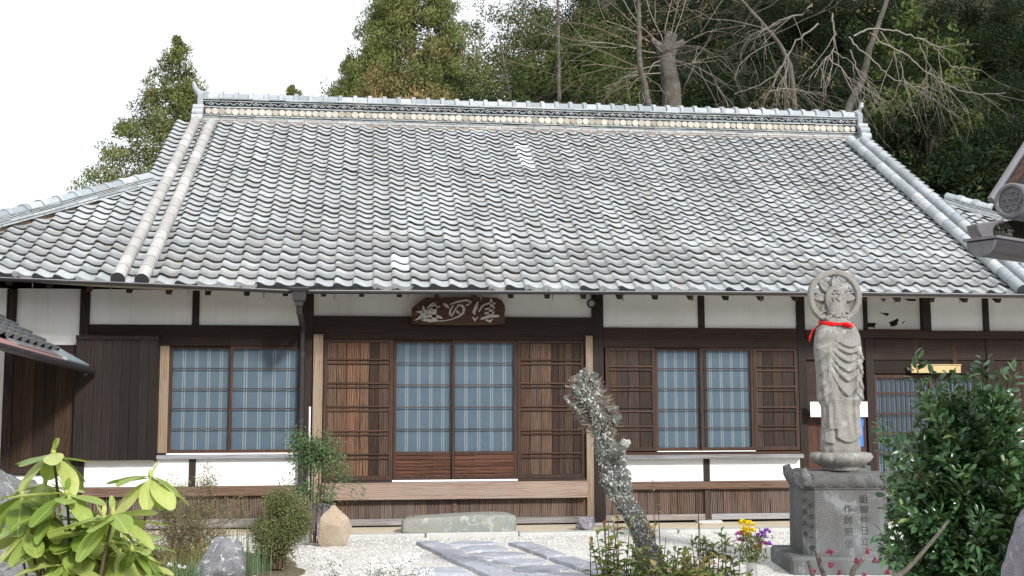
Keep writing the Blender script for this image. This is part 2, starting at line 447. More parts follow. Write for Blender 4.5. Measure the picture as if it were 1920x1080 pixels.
M['lf_cedar'] = leafmat('cedar sprays', [(0, (.070, .095, .032)), (.4, (.14, .17, .055)), (.68, (.22, .225, .085)), (1, (.32, .23, .10))], .8, .12, .2)
M['lf_cedar_tan'] = leafmat('tan cedar sprays', [(0, (.085, .10, .034)), (.35, (.15, .145, .055)), (.65, (.235, .165, .075)), (1, (.31, .205, .095))], .7, .2, .1)
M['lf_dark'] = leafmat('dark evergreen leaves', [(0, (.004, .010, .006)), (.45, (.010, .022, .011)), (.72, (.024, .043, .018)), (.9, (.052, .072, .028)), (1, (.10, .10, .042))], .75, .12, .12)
M['lf_mid'] = leafmat('green leaves', [(0, (.022, .042, .014)), (.4, (.060, .090, .028)), (.75, (.115, .13, .042)), (1, (.19, .16, .065))], .75, .12, .15)
M['lf_dry'] = leafmat('dry leaves', [(0, (.09, .065, .03)), (.5, (.18, .13, .055)), (1, (.28, .21, .09))], .8, .2, .15)
M['lf_bush'] = leafmat('glossy bush leaves', [(0, (.014, .046, .018)), (.5, (.044, .105, .038)), (.8, (.09, .175, .06)), (1, (.25, .29, .10))], .25, .6, .1)
M['lf_bush_piece'] = leafmat('glossy bush leaf', [(0, (.014, .045, .018)), (.5, (.038, .09, .032)), (.85, (.075, .155, .055)), (1, (.24, .28, .09))], .25, .6, .1, True)
M['lf_rhodo'] = leafmat('rhododendron leaf', [(0, (.10, .17, .022)), (.35, (.19, .28, .04)), (.75, (.33, .41, .12)), (1, (.44, .47, .14))], .38, .4, .3, True)
def rhodo_mat():
    t = NT('rhododendron leaf'); r = t.rnd(); o = t.obj()
    x = t.n('ShaderNodeSeparateXYZ', {0: o}); ay = t.math('ABSOLUTE', x.outputs[1])
    c = t.ramp(r, [(0, (.13, .21, .03)), (.3, (.25, .35, .06)), (.7, (.42, .50, .14)), (1, (.52, .54, .17))])
    v = t.scaled(o, (1, 1, 1), r)
    n = t.noise(v, 5, 5, .6); n2 = t.noise(v, 40, 2)
    c = t.mix(t.ramp(n, [(.45, (0, 0, 0)), (.75, (.4, .4, .4))]), c, (.15, .22, .04, 1))
    c = t.mix(t.ramp(n2, [(.70, (0, 0, 0)), (.76, (.7, .7, .7))]), c, (.20, .15, .05, 1))
    rib = t.ramp(ay, [(.0, (.75, .75, .75)), (.022, (.5, .5, .5)), (.04, (0, 0, 0))])
    c = t.mix(rib, c, (.46, .50, .19, 1))
    side = t.math('SINE', t.math('MULTIPLY', t.math('SUBTRACT', x.outputs[0], t.math('MULTIPLY', ay, .8)), 75.0))
    p = t.principled(c, .38, t.bump(t.mix(.5, side, n), .25, .02), .45)
    tr = t.n('ShaderNodeBsdfTranslucent', {'Color': t.mix(.4, c, (.35, .42, .05, 1))}).outputs[0]
    return t.done(t.n('ShaderNodeMixShader', {0: .28, 1: p, 2: tr}).outputs[0])
M['lf_rhodo'] = rhodo_mat()
M['lf_shrub'] = leafmat('clipped shrub leaves', [(0, (.05, .07, .026)), (.5, (.13, .15, .055)), (.8, (.24, .24, .10)), (1, (.30, .20, .10))], .55, .3, .18)
M['lf_nandina'] = leafmat('nandina leaves', [(0, (.03, .065, .025)), (.5, (.075, .14, .055)), (.82, (.15, .21, .09)), (1, (.32, .16, .08))], .45, .35, .2)
M['lf_azalea'] = leafmat('sparse azalea leaves', [(0, (.10, .085, .05)), (.5, (.18, .15, .09)), (.8, (.17, .19, .075)), (1, (.28, .22, .12))], .7, .2, .15)
M['lf_daph'] = leafmat('low plant leaves', [(0, (.045, .11, .024)), (.4, (.12, .20, .045)), (.65, (.27, .29, .08)), (.82, (.42, .33, .16)), (1, (.40, .12, .07))], .4, .4, .22)
M['lf_blade'] = leafmat('bulb blades', [(0, (.07, .14, .06)), (.6, (.13, .22, .11)), (1, (.20, .28, .15))], .45, .35, .2)
M['lf_grass'] = leafmat('dry grass', [(0, (.10, .11, .03)), (.5, (.22, .20, .07)), (1, (.36, .29, .14))], .7, .2, .2)
M['petal_white'] = leafmat('white petals', [(0, (.72, .72, .70)), (1, (.85, .85, .83))], .7, .2, .2)
M['petal_yellow'] = leafmat('yellow petals', [(0, (.75, .52, .01)), (1, (.88, .70, .03))], .7, .2, .15)
M['petal_purple'] = leafmat('purple petals', [(0, (.22, .06, .42)), (1, (.36, .14, .58))], .7, .2, .15)
M['petal_pink'] = leafmat('magenta petals', [(0, (.42, .04, .30)), (1, (.65, .14, .45))], .7, .2, .15)
M['petal_orange'] = leafmat('orange petals', [(0, (.7, .22, .10)), (1, (.8, .34, .18))], .7, .2, .15)
M['lichen_flake'] = leafmat('lichen flakes', [(0, (.20, .215, .19)), (.4, (.40, .42, .39)), (1, (.62, .63, .60))], .9, .1, .05)
M['berry'] = plain('crimson berries', (.17, .006, .036), .35, .5, var=.3)
def gravel_mat():
    t = NT('white gravel'); p = t.geo().outputs['Position']
    v = t.n('ShaderNodeTexVoronoi', {'Vector': p, 'Scale': 70.0}); v2 = t.n('ShaderNodeTexVoronoi', {'Vector': p, 'Scale': 70.0}, feature='DISTANCE_TO_EDGE')
    n = t.noise(p, 1.5, 4)
    c = t.ramp(t.n('ShaderNodeSeparateColor', {0: v.outputs['Color']}).outputs[0], [(0, (.36, .34, .30)), (.25, (.54, .52, .48)), (.6, (.70, .68, .64)), (1, (.80, .79, .76))])
    c = t.mix(t.ramp(n, [(.4, (0, 0, 0)), (.75, (.3, .3, .3))]), c, (.50, .45, .36, 1))
    return t.done(t.principled(c, .9, t.bump(v2.outputs['Distance'], .8, .02), .2))
M['gravel'] = gravel_mat()
def pebble_mat():
    t = NT('white pebbles'); c = t.ramp(t.geo().outputs['Random Per Island'], [(0, (.34, .33, .31)), (.3, (.58, .565, .53)), (1, (.80, .79, .76))])
    return t.done(t.principled(c, .85, None, .25))
M['pebble'] = pebble_mat()
def earth_mat(name, a, b):
    t = NT(name); p = t.geo().outputs['Position']; n = t.noise(p, 2.4, 6, .65); f = t.noise(p, 70, 4, .7)
    c = t.mix(.3, t.ramp(n, [(.3, a), (.7, b)]), t.ramp(f, [(.35, tuple(x*.5 for x in a)), (.65, b)]))
    return t.done(t.principled(c, .95, t.bump(f, .5, .01), .1))
M['earth'] = earth_mat('packed earth', (.50, .43, .31), (.66, .59, .45))
M['soil'] = earth_mat('garden soil', (.10, .085, .06), (.24, .20, .14))
M['forest_floor'] = earth_mat('forest floor', (.020, .020, .012), (.06, .05, .03))
# ------------------------------------------------------------------ ground
SL = math.radians(31.6); CS, SN = math.cos(SL), math.sin(SL)
rng0 = np.random.default_rng(5)

def hill_z(x, y):
    """hillside behind the hall: flat garden in front, climbing behind and to the right"""
    t = min(max((y-15.5)/30.0, 0), 1.6)
    side = 1/(1+math.exp(-(x-0.25*(y-15)-1.0)/3.2))
    back = min(max((-y-45)/120.0, 0), 1.5)        # unseen rise behind the visitor, added for the window panes to reflect
    z = -0.12 + t*24*side + t*3.0 + back*(5+14*(.5+.5*mnoise.noise(Vector((x*.017, 2.3, 0)))))
    return z + (mnoise.noise(Vector((x*.11, y*.11, 3)))*1.6*min(1, t*6))
def make_ground():
    xs = np.concatenate([np.linspace(-300, -45, 26), np.linspace(-40, 60, 60), np.linspace(66, 300, 24)])
    ys = np.concatenate([np.linspace(-300, -30, 20), np.linspace(-25, 12, 14), np.linspace(15, 75, 40), np.linspace(85, 300, 8)])
    V = [(x, y, hill_z(x, y)) for y in ys for x in xs]
    n = len(xs)
    F = [(j*n+i, j*n+i+1, (j+1)*n+i+1, (j+1)*n+i) for j in range(len(ys)-1) for i in range(n-1)]
    link('ground', np_mesh('ground', V, F, smooth=True), None, M['forest_floor'], kind='structure')
make_ground()
# gravel yard, packed earth under the eaves, garden bed
def sheet(name, poly, z, mat, thick=.03):
    MB().prism([(p[0], p[1]) for p in poly], z-thick, z, 'xy').build(name, mat, kind='structure')
sheet('gravel_yard', [(-9, -16), (16, -16), (16, -1.02), (-9, -1.02)], -.03, M['gravel'])
sheet('earth_apron', [(-9, -.80), (16, -.80), (16, .3), (-9, .3)], 0.0, M['earth'], .08)
def wavy(pts, amp, step, seed):
    out = []
    for i, p in enumerate(pts):
        q = pts[(i+1) % len(pts)]; L = math.hypot(q[0]-p[0], q[1]-p[1]); k = max(1, int(L/step))
        for j in range(k):
            t = j/k; x, y = p[0]+(q[0]-p[0])*t, p[1]+(q[1]-p[1])*t
            out.append((x+amp*mnoise.noise(Vector((x*1.7, y*1.7, seed)))+amp*.4*mnoise.noise(Vector((x*7, y*7, seed))), y+amp*mnoise.noise(Vector((x*1.7, y*1.7, seed+9)))+amp*.4*mnoise.noise(Vector((x*7, y*7, seed+9)))))
    return out
sheet('garden_bed', wavy([(-9, -13.5), (-.45, -13.5), (.1, -10), (.30, -7.5), (.15, -5), (.15, -3.9), (-.05, -2.8), (-.6, -2.1), (-9, -1.7)], .12, .12, 4), -.02, M['soil'], .06)
kerb = link('kerb', None, kind='structure')
x = -8.5; rk = random.Random(3)
while x < 15:
    w = rk.uniform(.7, 1.25)
    box('kerb_stone', M['stone_kerb'], kerb, x, x+w-.012, -1.02+rk.uniform(-.015, .015), -.805, -.09, .012+rk.uniform(-.006, .008), .012)
    x += w
# pebbles large enough to see
def pebbles():
    n = 9000
    r = np.random.default_rng(8)
    P = np.stack([r.uniform(-1.2, 8, n), -1.1-r.random(n)**1.3*5.2, np.full(n, -.028)], -1)
    ico = np.array([(1, 0, 0), (-1, 0, 0), (0, 1, 0), (0, -1, 0), (0, 0, 1), (0, 0, -1)], float)
    fi = np.array([(0, 2, 4), (2, 1, 4), (1, 3, 4), (3, 0, 4), (2, 0, 5), (1, 2, 5), (3, 1, 5), (0, 3, 5)])
    s = r.uniform(.006, .016, (n, 1, 1))*np.array([1, 1, .6])
    a = r.uniform(0, 6.28, n); c, sn = np.cos(a), np.sin(a)
    I = ico + r.normal(0, .15, (n, 6, 3))
    R = np.stack([c[:, None]*I[..., 0]-sn[:, None]*I[..., 1], sn[:, None]*I[..., 0]+c[:, None]*I[..., 1], I[..., 2]], -1)
    V = P[:, None]+R*s
    F = fi[None]+(np.arange(n)*6)[:, None, None]
    link('gravel_pebbles', np_mesh('gravel_pebbles', V.reshape(-1, 3), F.reshape(-1, 3)), None, M['pebble'], kind='stuff')
pebbles()

# flagged path from the step stone towards the visitor
def slab(name, poly, z0, z1, mat, parent, seed, jit=.012):
    r = random.Random(seed); n = len(poly); cx = sum(p[0] for p in poly)/n; cy = sum(p[1] for p in poly)/n
    pts = []
    for i in range(n):
        a, b = poly[i], poly[(i+1) % n]
        L = math.hypot(b[0]-a[0], b[1]-a[1]); k = max(1, int(L/.14))
        for j in range(k):
            t = j/k
            pts.append((a[0]+(b[0]-a[0])*t+r.uniform(-jit, jit), a[1]+(b[1]-a[1])*t+r.uniform(-jit, jit)))
    m = len(pts)
    ins = [(cx+(p[0]-cx)*.94, cy+(p[1]-cy)*.94) for p in pts]
    mid = [(cx+(p[0]-cx)*.5, cy+(p[1]-cy)*.5) for p in pts]
    vs = [(p[0], p[1], z0) for p in pts]+[(p[0], p[1], z1-.014) for p in pts]+[(p[0], p[1], z1+r.uniform(-.004, .004)) for p in ins]+[(p[0], p[1], z1+r.uniform(-.007, .006)) for p in mid]
    fs = []
    for k in range(3): fs += [(k*m+i, k*m+(i+1) % m, (k+1)*m+(i+1) % m, (k+1)*m+i) for i in range(m)]
    fs.append(tuple(3*m+i for i in range(m)))
    return MB().add(vs, fs).build(name, mat, parent, smooth=True)
path = link('garden_path', None, kind='structure')
E0 = [(1.33, -1.75), (1.62, -1.70)]
def edge_stone(ax, ay, bx, by, w, seed):
    dx, dy = bx-ax, by-ay; L = math.hypot(dx, dy); nx, ny = -dy/L*w/2, dx/L*w/2
    slab('edging_stone', [(ax+nx, ay+ny), (ax-nx, ay-ny), (bx-nx, by-ny), (bx+nx, by+ny)], -.08, .008, M['stone_path'], path, seed)
edge_stone(1.46, -1.72, 1.72, -3.15, .27, 1); edge_stone(1.73, -3.19, 2.12, -5.0, .30, 2); edge_stone(2.14, -5.05, 2.45, -6.9, .29, 3)
edge_stone(2.50, -1.95, 2.74, -3.3, .25, 4); edge_stone(2.75, -3.34, 3.12, -5.2, .27, 5); edge_stone(3.14, -5.25, 3.45, -6.9, .27, 6)
for k, (cx, cy, a, b) in enumerate([(1.98, -1.85, .34, .2), (2.05, -2.35, .30, .26), (2.15, -2.95, .33, .25), (2.32, -3.5, .32, .22), (2.42, -4.05, .34, .24), (2.50, -4.55, .36, .2), (2.62, -5.1, .34, .24), (2.75, -5.7, .34, .26)]):
    r = random.Random(40+k)
    slab('flagstone', [(cx+a*math.cos(t)*r.uniform(.8, 1.1), cy+b*math.sin(t)*r.uniform(.75, 1.15)) for t in np.linspace(0, 2*math.pi, 8)[:-1]], -.08, -.012+r.uniform(0, .010), M['stone_path'], path, 60+k, .02)
slab('flagstone', [(1.22, -3.95), (1.68, -3.98), (1.74, -4.42), (1.18, -4.36)], -.08, .005, M['stone_path'], path, 90)

# ------------------------------------------------------------------ the temple hall
hall = thing('temple_hall', 'long white plastered temple hall with dark timber frame under a grey tiled roof', 'building')
PLA, WD, WP = M['plaster'], M['wood_dark'], M['wood_post']
def post(x, w, z0=0.0, z1=3.05, y0=-.0, y1=.13, mat=None): return box('post', mat or WP, hall, x-w/2, x+w/2, y0, y1, z0, z1)
def beam(x0, x1, z0, z1, y0=.004, mat=None, name='beam'): return box(name, mat or WD, hall, x0, x1, y0, .12, z0, z1)
def panel(x0, x1, z0, z1): return box('plaster_panel', PLA, hall, x0, x1, .045, .115, z0, z1, .001)
for x_, w_ in ((-3.735, .115), (-2.837, .115), (-.021, .145), (3.829, .155), (6.677, .112)): post(x_, w_)
post(7.615, .05, 2.59); post(8.505, .125, 2.59); post(9.39, .075, 2.59); post(11.0, .12)
for x_, w_ in ((-1.455, .088), (5.274, .09)): post(x_, w_, 2.60, 3.05, .02, .12)
post(-4.6, .13)
# upper plaster panels
for a, b, z in ((-4.535, -3.793, .3), (-3.677, -2.895, 2.34), (-2.779, -1.499, 2.605), (-1.411, -.094, 2.605), (.052, 3.751, 2.735), (3.907, 5.229, 2.607), (5.319, 6.621, 2.607), (6.733, 7.59, 2.59), (8.568, 9.352, 2.59), (9.428, 10.94, 2.59)):
    panel(a, b, z, 3.06)
# head beams
beam(-2.779, -.094, 2.334, 2.605); beam(.052, 3.751, 2.43, 2.735, -.006); beam(3.907, 6.621, 2.338, 2.607)
beam(-3.677, -2.895, 2.24, 2.34, .01)
box('beam', WD, hall, 6.733, 10.94, -.03, .1, 2.475, 2.588); box('beam', WD, hall, 6.733, 10.94, .01, .11, 2.18, 2.474)
# torn paper window above the entrance
win = box('paper_window', M['interior'], hall, 7.64, 8.44, .10, .115, 2.6, 3.06, .001)
paper = [(0, 0), (1, 0), (1, 1), (0, 1)]
def paper_sheet():
    """two layers of pasted paper with ragged holes torn through"""
    g = 46; xs = np.linspace(7.645, 8.435, g); zs = np.linspace(2.605, 3.055, 30)
    holes = [[(.27, .97), (.37, .97), (.36, .86), (.31, .92)], [(.70, .97), (.93, .95), (.92, .90), (.78, .91)], [(.24, .55), (.42, .50), (.40, .40)], [(.42, .22), (.60, .36), (.58, .14), (.46, .08)], [(.02, .22), (.17, .20), (.16, .05), (.02, .06)], [(.66, .24), (.72, .30), (.68, .15)]]
    def inside(p, poly):
        c = False; n = len(poly)
        for i in range(n):
            (x1, y1), (x2, y2) = poly[i], poly[(i+1) % n]
            if (y1 > p[1]) != (y2 > p[1]) and p[0] < (x2-x1)*(p[1]-y1)/(y2-y1)+x1: c = not c
        return c
    V = [(x, .07+.006*mnoise.noise(Vector((x*9, z*9, 0))), z) for z in zs for x in xs]; F = []
    for j in range(29):
        for i in range(g-1):
            u, v = (i+.5)/(g-1), (j+.5)/29
            if not any(inside((u, v), h) for h in holes): F.append((j*g+i, j*g+i+1, (j+1)*g+i+1, (j+1)*g+i))
    return np_mesh('torn_paper', V, F)
link('torn_paper', paper_sheet(), win, plain('aged paper', (.60, .60, .57), .9, .1, var=.1, vs=3))
for k in range(1, 4): box('lattice_bar', WP, win, 7.64+.2*k-.006, 7.64+.2*k+.006, .085, .098, 2.6, 3.06, .001)
box('lattice_bar', M['wood_frame_x'], win, 7.64, 8.44, .03, .06, 2.59, 2.606, .001)
# low plaster and dado
box('plaster_panel', PLA, hall, -2.779, -1.49, .03, .11, .545, .89, .001); box('plaster_panel', PLA, hall, -1.404, -.094, .03, .11, .545, .89, .001)
post(-1.447, .085, .545, .89, .012, .11)
box('plaster_panel', PLA, hall, 3.907, 5.262, .03, .11, .545, .845, .001); box('plaster_panel', PLA, hall, 5.348, 6.621, .03, .11, .545, .845, .001)
post(5.305, .085, .545, .845, .012, .11)
LB = M['wood_beam_mid']
box('beam', LB, hall, -2.779, -.094, -.05, .10, .425, .543); box('beam', LB, hall, 3.907, 6.621, -.045, .10, .442, .543)
def boards(x0, x1, z0, z1, y, n, seed, mat, name='skirting_board'):
    r = random.Random(seed); ws = [r.uniform(.7, 1.3) for _ in range(n)]; s = sum(ws); x = x0
    for w in ws:
        w = w/s*(x1-x0)
        box(name, mat, hall, x+.0015, x+w-.0015, y+r.uniform(-.003, .003), y+.02, z0, z1, .002); x += w
boards(-2.779, -.094, .135, .424, .03, 18, 1, M['wood_skirt'])
boards(.19, 3.65, .107, .352, .0, 24, 2, M['wood_skirt'])
boards(3.907, 5.262, .112, .441, .03, 12, 3, M['wood_skirt']); boards(5.348, 6.621, .112, .441, .03, 12, 4, M['wood_skirt'])
post(5.305, .08, .02, .441, -.01, .06, M['wood_skirt']); post(1.905, .045, .107, .352, -.022, .0, M['wood_beam_mid'])
RL = M['wood_rail']
box('bottom_rail', RL, hall, -2.779, -.094, -.01, .07, .02, .134); box('bottom_rail', RL, hall, .19, 3.65, -.03, .05, .022, .106)
box('bottom_rail', RL, hall, 3.907, 5.262, -.02, .06, .035, .111); box('bottom_rail', RL, hall, 5.348, 6.621, -.02, .06, .035, .111)
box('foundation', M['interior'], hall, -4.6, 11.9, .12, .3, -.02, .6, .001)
for x_ in (-.021, 3.829, 5.3, 6.677, -2.837): box('base_stone', M['stone_kerb'], hall, x_-.17, x_+.17, -.13, .12, -.05, .018 if x_ != 5.3 else .034, .015)
# entrance jambs and step board
box('door_jamb', M['wood_jamb'], hall, .058, .182, -.05, .10, .03, 2.49); box('door_jamb', M['wood_jamb'], hall, 3.654, 3.748, -.05, .10, .03, 2.49)
box('step_board', M['wood_step'], hall, .19, 3.65, -.13, .06, .356, .572)
box('threshold', WD, hall, .19, 3.65, -.05, .10, .574, .598); box('threshold', M['white_paint'], hall, 1.09, 2.73, -.055, -.051, .578, .602, .001)

def shutter(x0, x1, z0, z1, y, bats, nplank, seed, mat, frame=.05, name='shutter'):
    f = MB(); d = .032
    f.box(x0, x0+frame, y, y+d, z0, z1); f.box(x1-frame, x1, y, y+d, z0, z1)
    f.box(x0+frame, x1-frame, y+.001, y+d, z1-frame*.8, z1); f.box(x0+frame, x1-frame, y+.001, y+d, z0, z0+frame*1.1)
    o = f.build(name, M['wood_stile'], hall, bevel=.002)
    r = random.Random(seed); xa, xb = x0+frame, x1-frame; ws = [r.uniform(.6, 1.4) for _ in range(nplank)]; s = sum(ws); x = xa
    for w in ws:
        w = w/s*(xb-xa)
        box('plank', mat, o, x+.0025, x+w-.0025, y+.018+r.uniform(-.002, .002), y+.03, z0+frame*1.1, z1-frame*.8, .0015); x += w
    for z in bats:
        for dz in (-.026, .026): box('batten', M['wood_batten'], o, xa-.01, xb+.01, y-.004, y+.0155, z+dz-.0105, z+dz+.0105, .003)
    return o
def sash(x0, x1, z0, z1, y, bars, fw=.038, low=None, mat=None):
    f = MB(); d = .03; zb = low or z0+fw
    f.box(x0, x0+fw, y, y+d, z0, z1); f.box(x1-fw, x1, y, y+d, z0, z1)
    f.box(x0+fw, x1-fw, y+.001, y+d-.001, z1-fw*.8, z1); f.box(x0+fw, x1-fw, y+.001, y+d-.001, z0, z0+fw)
    if low: f.box(x0+fw, x1-fw, y+.001, y+d-.001, low-.045, low)
    o = f.build('window_sash' if not low else 'sliding_door', mat or M['wood_frame'], hall, bevel=.002)
    box('pane', M['glass'], o, x0+fw-.004, x1-fw+.004, y+.014, y+.018, zb-.004, z1-fw*.8+.004, 0)
    for z in bars: box('muntin', M['wood_batten'], o, x0+fw, x1-fw, y+.004, y+.0138, z-.0062, z+.0062, .001)
    box('curtain', M['curtain'], o, x0+fw-.01, x1-fw+.01, y+.055, y+.058, zb-.03, z1, 0)
    if low:
        r = random.Random(int(x0*10)); n = 3; w = (x1-x0-2*fw)/n
        for k in range(n): box('plank', M['wood_frame_x'], o, x0+fw+k*w+.001, x0+fw+(k+1)*w-.001, y+.014, y+.026, z0+fw, low-.045, .001)
        h = (low-.045-z0-fw)/6
        for k in range(1, 6): box('slat', M['wood_frame_x'], o, x0+fw, x1-fw, y+.002, y+.0135, z0+fw+k*h-.011, z0+fw+k*h+.011, .003)
    return o
# centre bay: shutter, two sliding doors, shutter
B1 = (2.138, 1.83, 1.524, 1.211, .905)
shutter(.19, 1.095, .60, 2.428, .012, B1, 6, 11, M['wood_plank']); shutter(2.735, 3.645, .60, 2.428, .012, B1, 7, 12, M['wood_plank'])
D1 = (2.123, 1.834, 1.541, 1.253)
sash(1.10, 1.905, .604, 2.425, .052, D1, low=.962); sash(1.87, 2.73, .604, 2.425, .017, D1, low=.962)
# left window with its pale jamb and the boarded shutter box
box('window_jamb', M['wood_jamb'], hall, -1.887, -1.772, .012, .1, .965, 2.334)
W1 = (2.047, 1.784, 1.53, 1.272)
sash(-1.768, -.975, .966, 2.33, .05, W1); sash(-1.005, -.098, .966, 2.33, .015, W1)
box('sill', M['wood_sill'], hall, -1.887, -.094, -.05, .1, .892, .944); box('sill', M['white_paint'], hall, -1.768, -.098, -.03, .09, .946, .963, .001)
sb = box('shutter_box', M['wood_black'], hall, -2.90, -1.88, -.135, .02, 2.40, 2.455)
boards_r = random.Random(9); x = -2.895
for k in range(9):
    w = 1.005/9; box('plank', M['wood_black'], sb, x+.001, x+w-.001, -.12+boards_r.uniform(-.003, .003), -.10, .885, 2.399, .002); x += w
box('side_board', M['wood_black'], sb, -1.905, -1.885, -.0985, .01, .868, 2.399, .002); box('side_board', M['wood_black'], sb, -2.895, -2.875, -.0985, .01, .885, 2.399, .002)
box('bottom_board', M['wood_black'], sb, -2.874, -1.906, -.0985, .01, .885, .91, .002)
# brown boarded wall left of it
bw = box('wall_rail', M['wood_dark'], hall, -3.677, -2.895, .0, .06, .70, .80)
x = -3.677
for k in range(6):
    w = .782/6; box('plank', M['wood_brownwall'], bw, x+.001, x+w-.001, .012+boards_r.uniform(-.003, .003), .04, .80, 2.239, .002); x += w
box('plaster_panel', PLA, hall, -3.677, -2.895, .03, .1, .0, .70, .001)
# right window
B2 = (2.056, 1.784, 1.504, 1.253)
shutter(3.93, 4.618, .95, 2.333, .014, B2, 4, 13, M['wood_plank_dark']); shutter(5.985, 6.618, .95, 2.333, .014, B2, 4, 14, M['wood_plank_dark'])
sash(4.620, 5.34, .955, 2.333, .052, B2); sash(5.235, 5.983, .955, 2.333, .018, B2)
box('sill', M['wood_sill'], hall, 3.907, 6.621, -.11, .10, .847, .902); box('sill', M['white_paint'], hall, 4.62, 5.98, -.02, .04, .938, .949, .001)
box('sill', M['wood_frame_x'], hall, 3.907, 6.621, .003, .1, .904, .936)
# entrance on the right: boards, lattice door
box('post', WP, hall, 7.585, 7.70, -.01, .12, 0, 2.474)
box('post', WP, hall, 9.36, 9.47, -.01, .12, 0, 2.474)
sbs = box('door_head', WD, hall, 7.70, 9.36, .03, .1, 1.99, 2.179)
box('post', M['wood_frame'], hall, 8.29, 8.36, .006, .03, 1.99, 2.474, .002); box('post', M['wood_frame'], hall, 8.86, 8.93, .006, .03, 1.99, 2.40, .002)
def lattice_door(x0, x1, y):
    f = MB(); z0, z1 = .36, 1.975
    f.box(x0, x0+.045, y, y+.035, z0, z1); f.box(x1-.045, x1, y, y+.035, z0, z1); f.box(x0+.045, x1-.045, y, y+.035, z1-.045, z1); f.box(x0+.045, x1-.045, y, y+.035, z0, z0+.25)
    o = f.build('lattice_door', M['wood_frame'], hall, bevel=.002)
    box('pane', M['glass'], o, x0+.04, x1-.04, y+.022, y+.026, z0+.24, z1-.04, 0)
    box('curtain', plain('grey blue blind', (.19, .27, .33), .9, .1, var=.08), o, x0+.03, x1-.03, y+.06, y+.063, z0+.2, z1, 0)
    n = 11
    for k in range(1, n):
        xx = x0+.045+(x1-x0-.09)*k/n; box('lattice_bar', M['wood_frame'], o, xx-.009, xx+.009, y+.006, y+.021, z0+.25, z1-.045, .001)
    for z in (1.72, 1.44, 1.17, .90): box('lattice_bar', M['wood_frame_x'], o, x0+.045, x1-.045, y-.001, y+.0055, z-.011, z+.011, .001)
lattice_door(7.705, 8.56, .03); lattice_door(8.53, 9.355, .07)
box('door_step', M['wood_rail'], hall, 6.9, 9.36, -.10, .02, .30, .36)
boards(6.74, 7.58, .36, 1.42, .03, 5, 21, M['wood_frame'], 'wall_board')
box('wall_board', M['wood_frame'], hall, 6.735, 7.58, .05, .1, 0, .36); box('wall_board', WD, hall, 6.735, 7.58, .06, .1, 1.42, 2.179)
for xx in (7.05, 7.27, 7.50): box('window_bar', M['wood_frame'], hall, xx-.012, xx+.012, .03, .055, 1.45, 2.15, .001)
boards(9.475, 10.94, .36, 2.178, .03, 10, 22, M['wood_brownwall'], 'wall_board')
box('plaster_panel', PLA, hall, 9.475, 10.94, .03, .1, 0, .36, .001)
box('door_sill', M['wood_frame_x'], hall, 7.70, 9.36, .0, .12, 0, .30)
for k in range(2): box('step_stone', M['stone_step'], hall, 7.85, 9.2, -.45-.3*k, -.12-.3*k, -.02, .24-.12*k, .02)
box('rear_wall', M['interior'], hall, -4.66, 12.0, .42, 9.9, -.05, 3.3, .001)

# ------------------------------------------------------------------ roof
def lift(x, s):
    a = .115*max(0, (-1-x)/2.7)**2 + .115*max(0, (x-9.8)/2.7)**2
    return min(a, .16)*max(0, 1-s/1.6)
def RP(x, s, n=0.0): return (x, -.9+s*CS-n*SN, 3.04+s*SN+n*CS+lift(x, s))
roof = None
S_TOP, XL, XR = 6.36, -5.46, 12.74
def smax(x):
    if x < -2.46: return max(0.05, (x-XL)/CS)
    if x > 9.86: return max(0.05, (XR-x)/CS)
    return S_TOP
def deck():
    xs = sorted(set(list(np.linspace(XL+.05, XR-.05, 80))+[-2.47, -2.45, 9.85, 9.87])); m = 10; V = []; F = []
    for x in xs:
        for n in (-.005, -.075):
            for j in range(m): V.append(RP(x, -.03+(smax(x)+.03)*j/(m-1), n))
    N = 2*m
    for i in range(len(xs)-1):
        for j in range(m-1):
            F += [(i*N+j, (i+1)*N+j, (i+1)*N+j+1, i*N+j+1), (i*N+m+j, i*N+m+j+1, (i+1)*N+m+j+1, (i+1)*N+m+j)]
        F.append((i*N, i*N+m, (i+1)*N+m, (i+1)*N))
    return np_mesh('roof', V, F)
roof = link('roof', deck(), hall, M['soffit'])
# the slopes that face away
zt = 3.04+S_TOP*SN; yr = 4.95; e0 = RP(XL, 0)[2]; gy = -.9+(-2.46-XL); gz = RP(-2.46, smax(-2.47))[2]
mb = MB()
mb.add([(-2.46, yr, zt+.1), (9.86, yr, zt+.1), (9.86, 10.8, 3.04), (-2.46, 10.8, 3.04)], [(0, 1, 2, 3)])
mb.add([(XL, -.9, e0), (-2.46, gy, gz), (-2.46, 9.9-gy, gz), (XL, 10.8, 3.04)], [(0, 1, 2, 3)])
mb.add([(XR, -.9, e0), (9.86, gy, gz), (9.86, 9.9-gy, gz), (XR, 10.8, 3.04)], [(0, 1, 2, 3)])
mb.add([(XL, 10.8, 3.04), (-2.46, 10.8, 3.04), (-2.46, 9.9-gy, gz)], [(0, 1, 2)]); mb.add([(XR, 10.8, 3.04), (9.86, 10.8, 3.04), (9.86, 9.9-gy, gz)], [(0, 1, 2)])
mb.build('rear_slope', M['tile'], roof)
mb = MB(); mb.add([(-2.44, gy, gz-.1), (-2.44, 9.9-gy, gz-.1), (-2.44, yr, zt)], [(0, 1, 2)]); mb.add([(9.84, gy, gz-.1), (9.84, 9.9-gy, gz-.1), (9.84, yr, zt)], [(0, 1, 2)])
mb.build('gable_wall', PLA, roof)

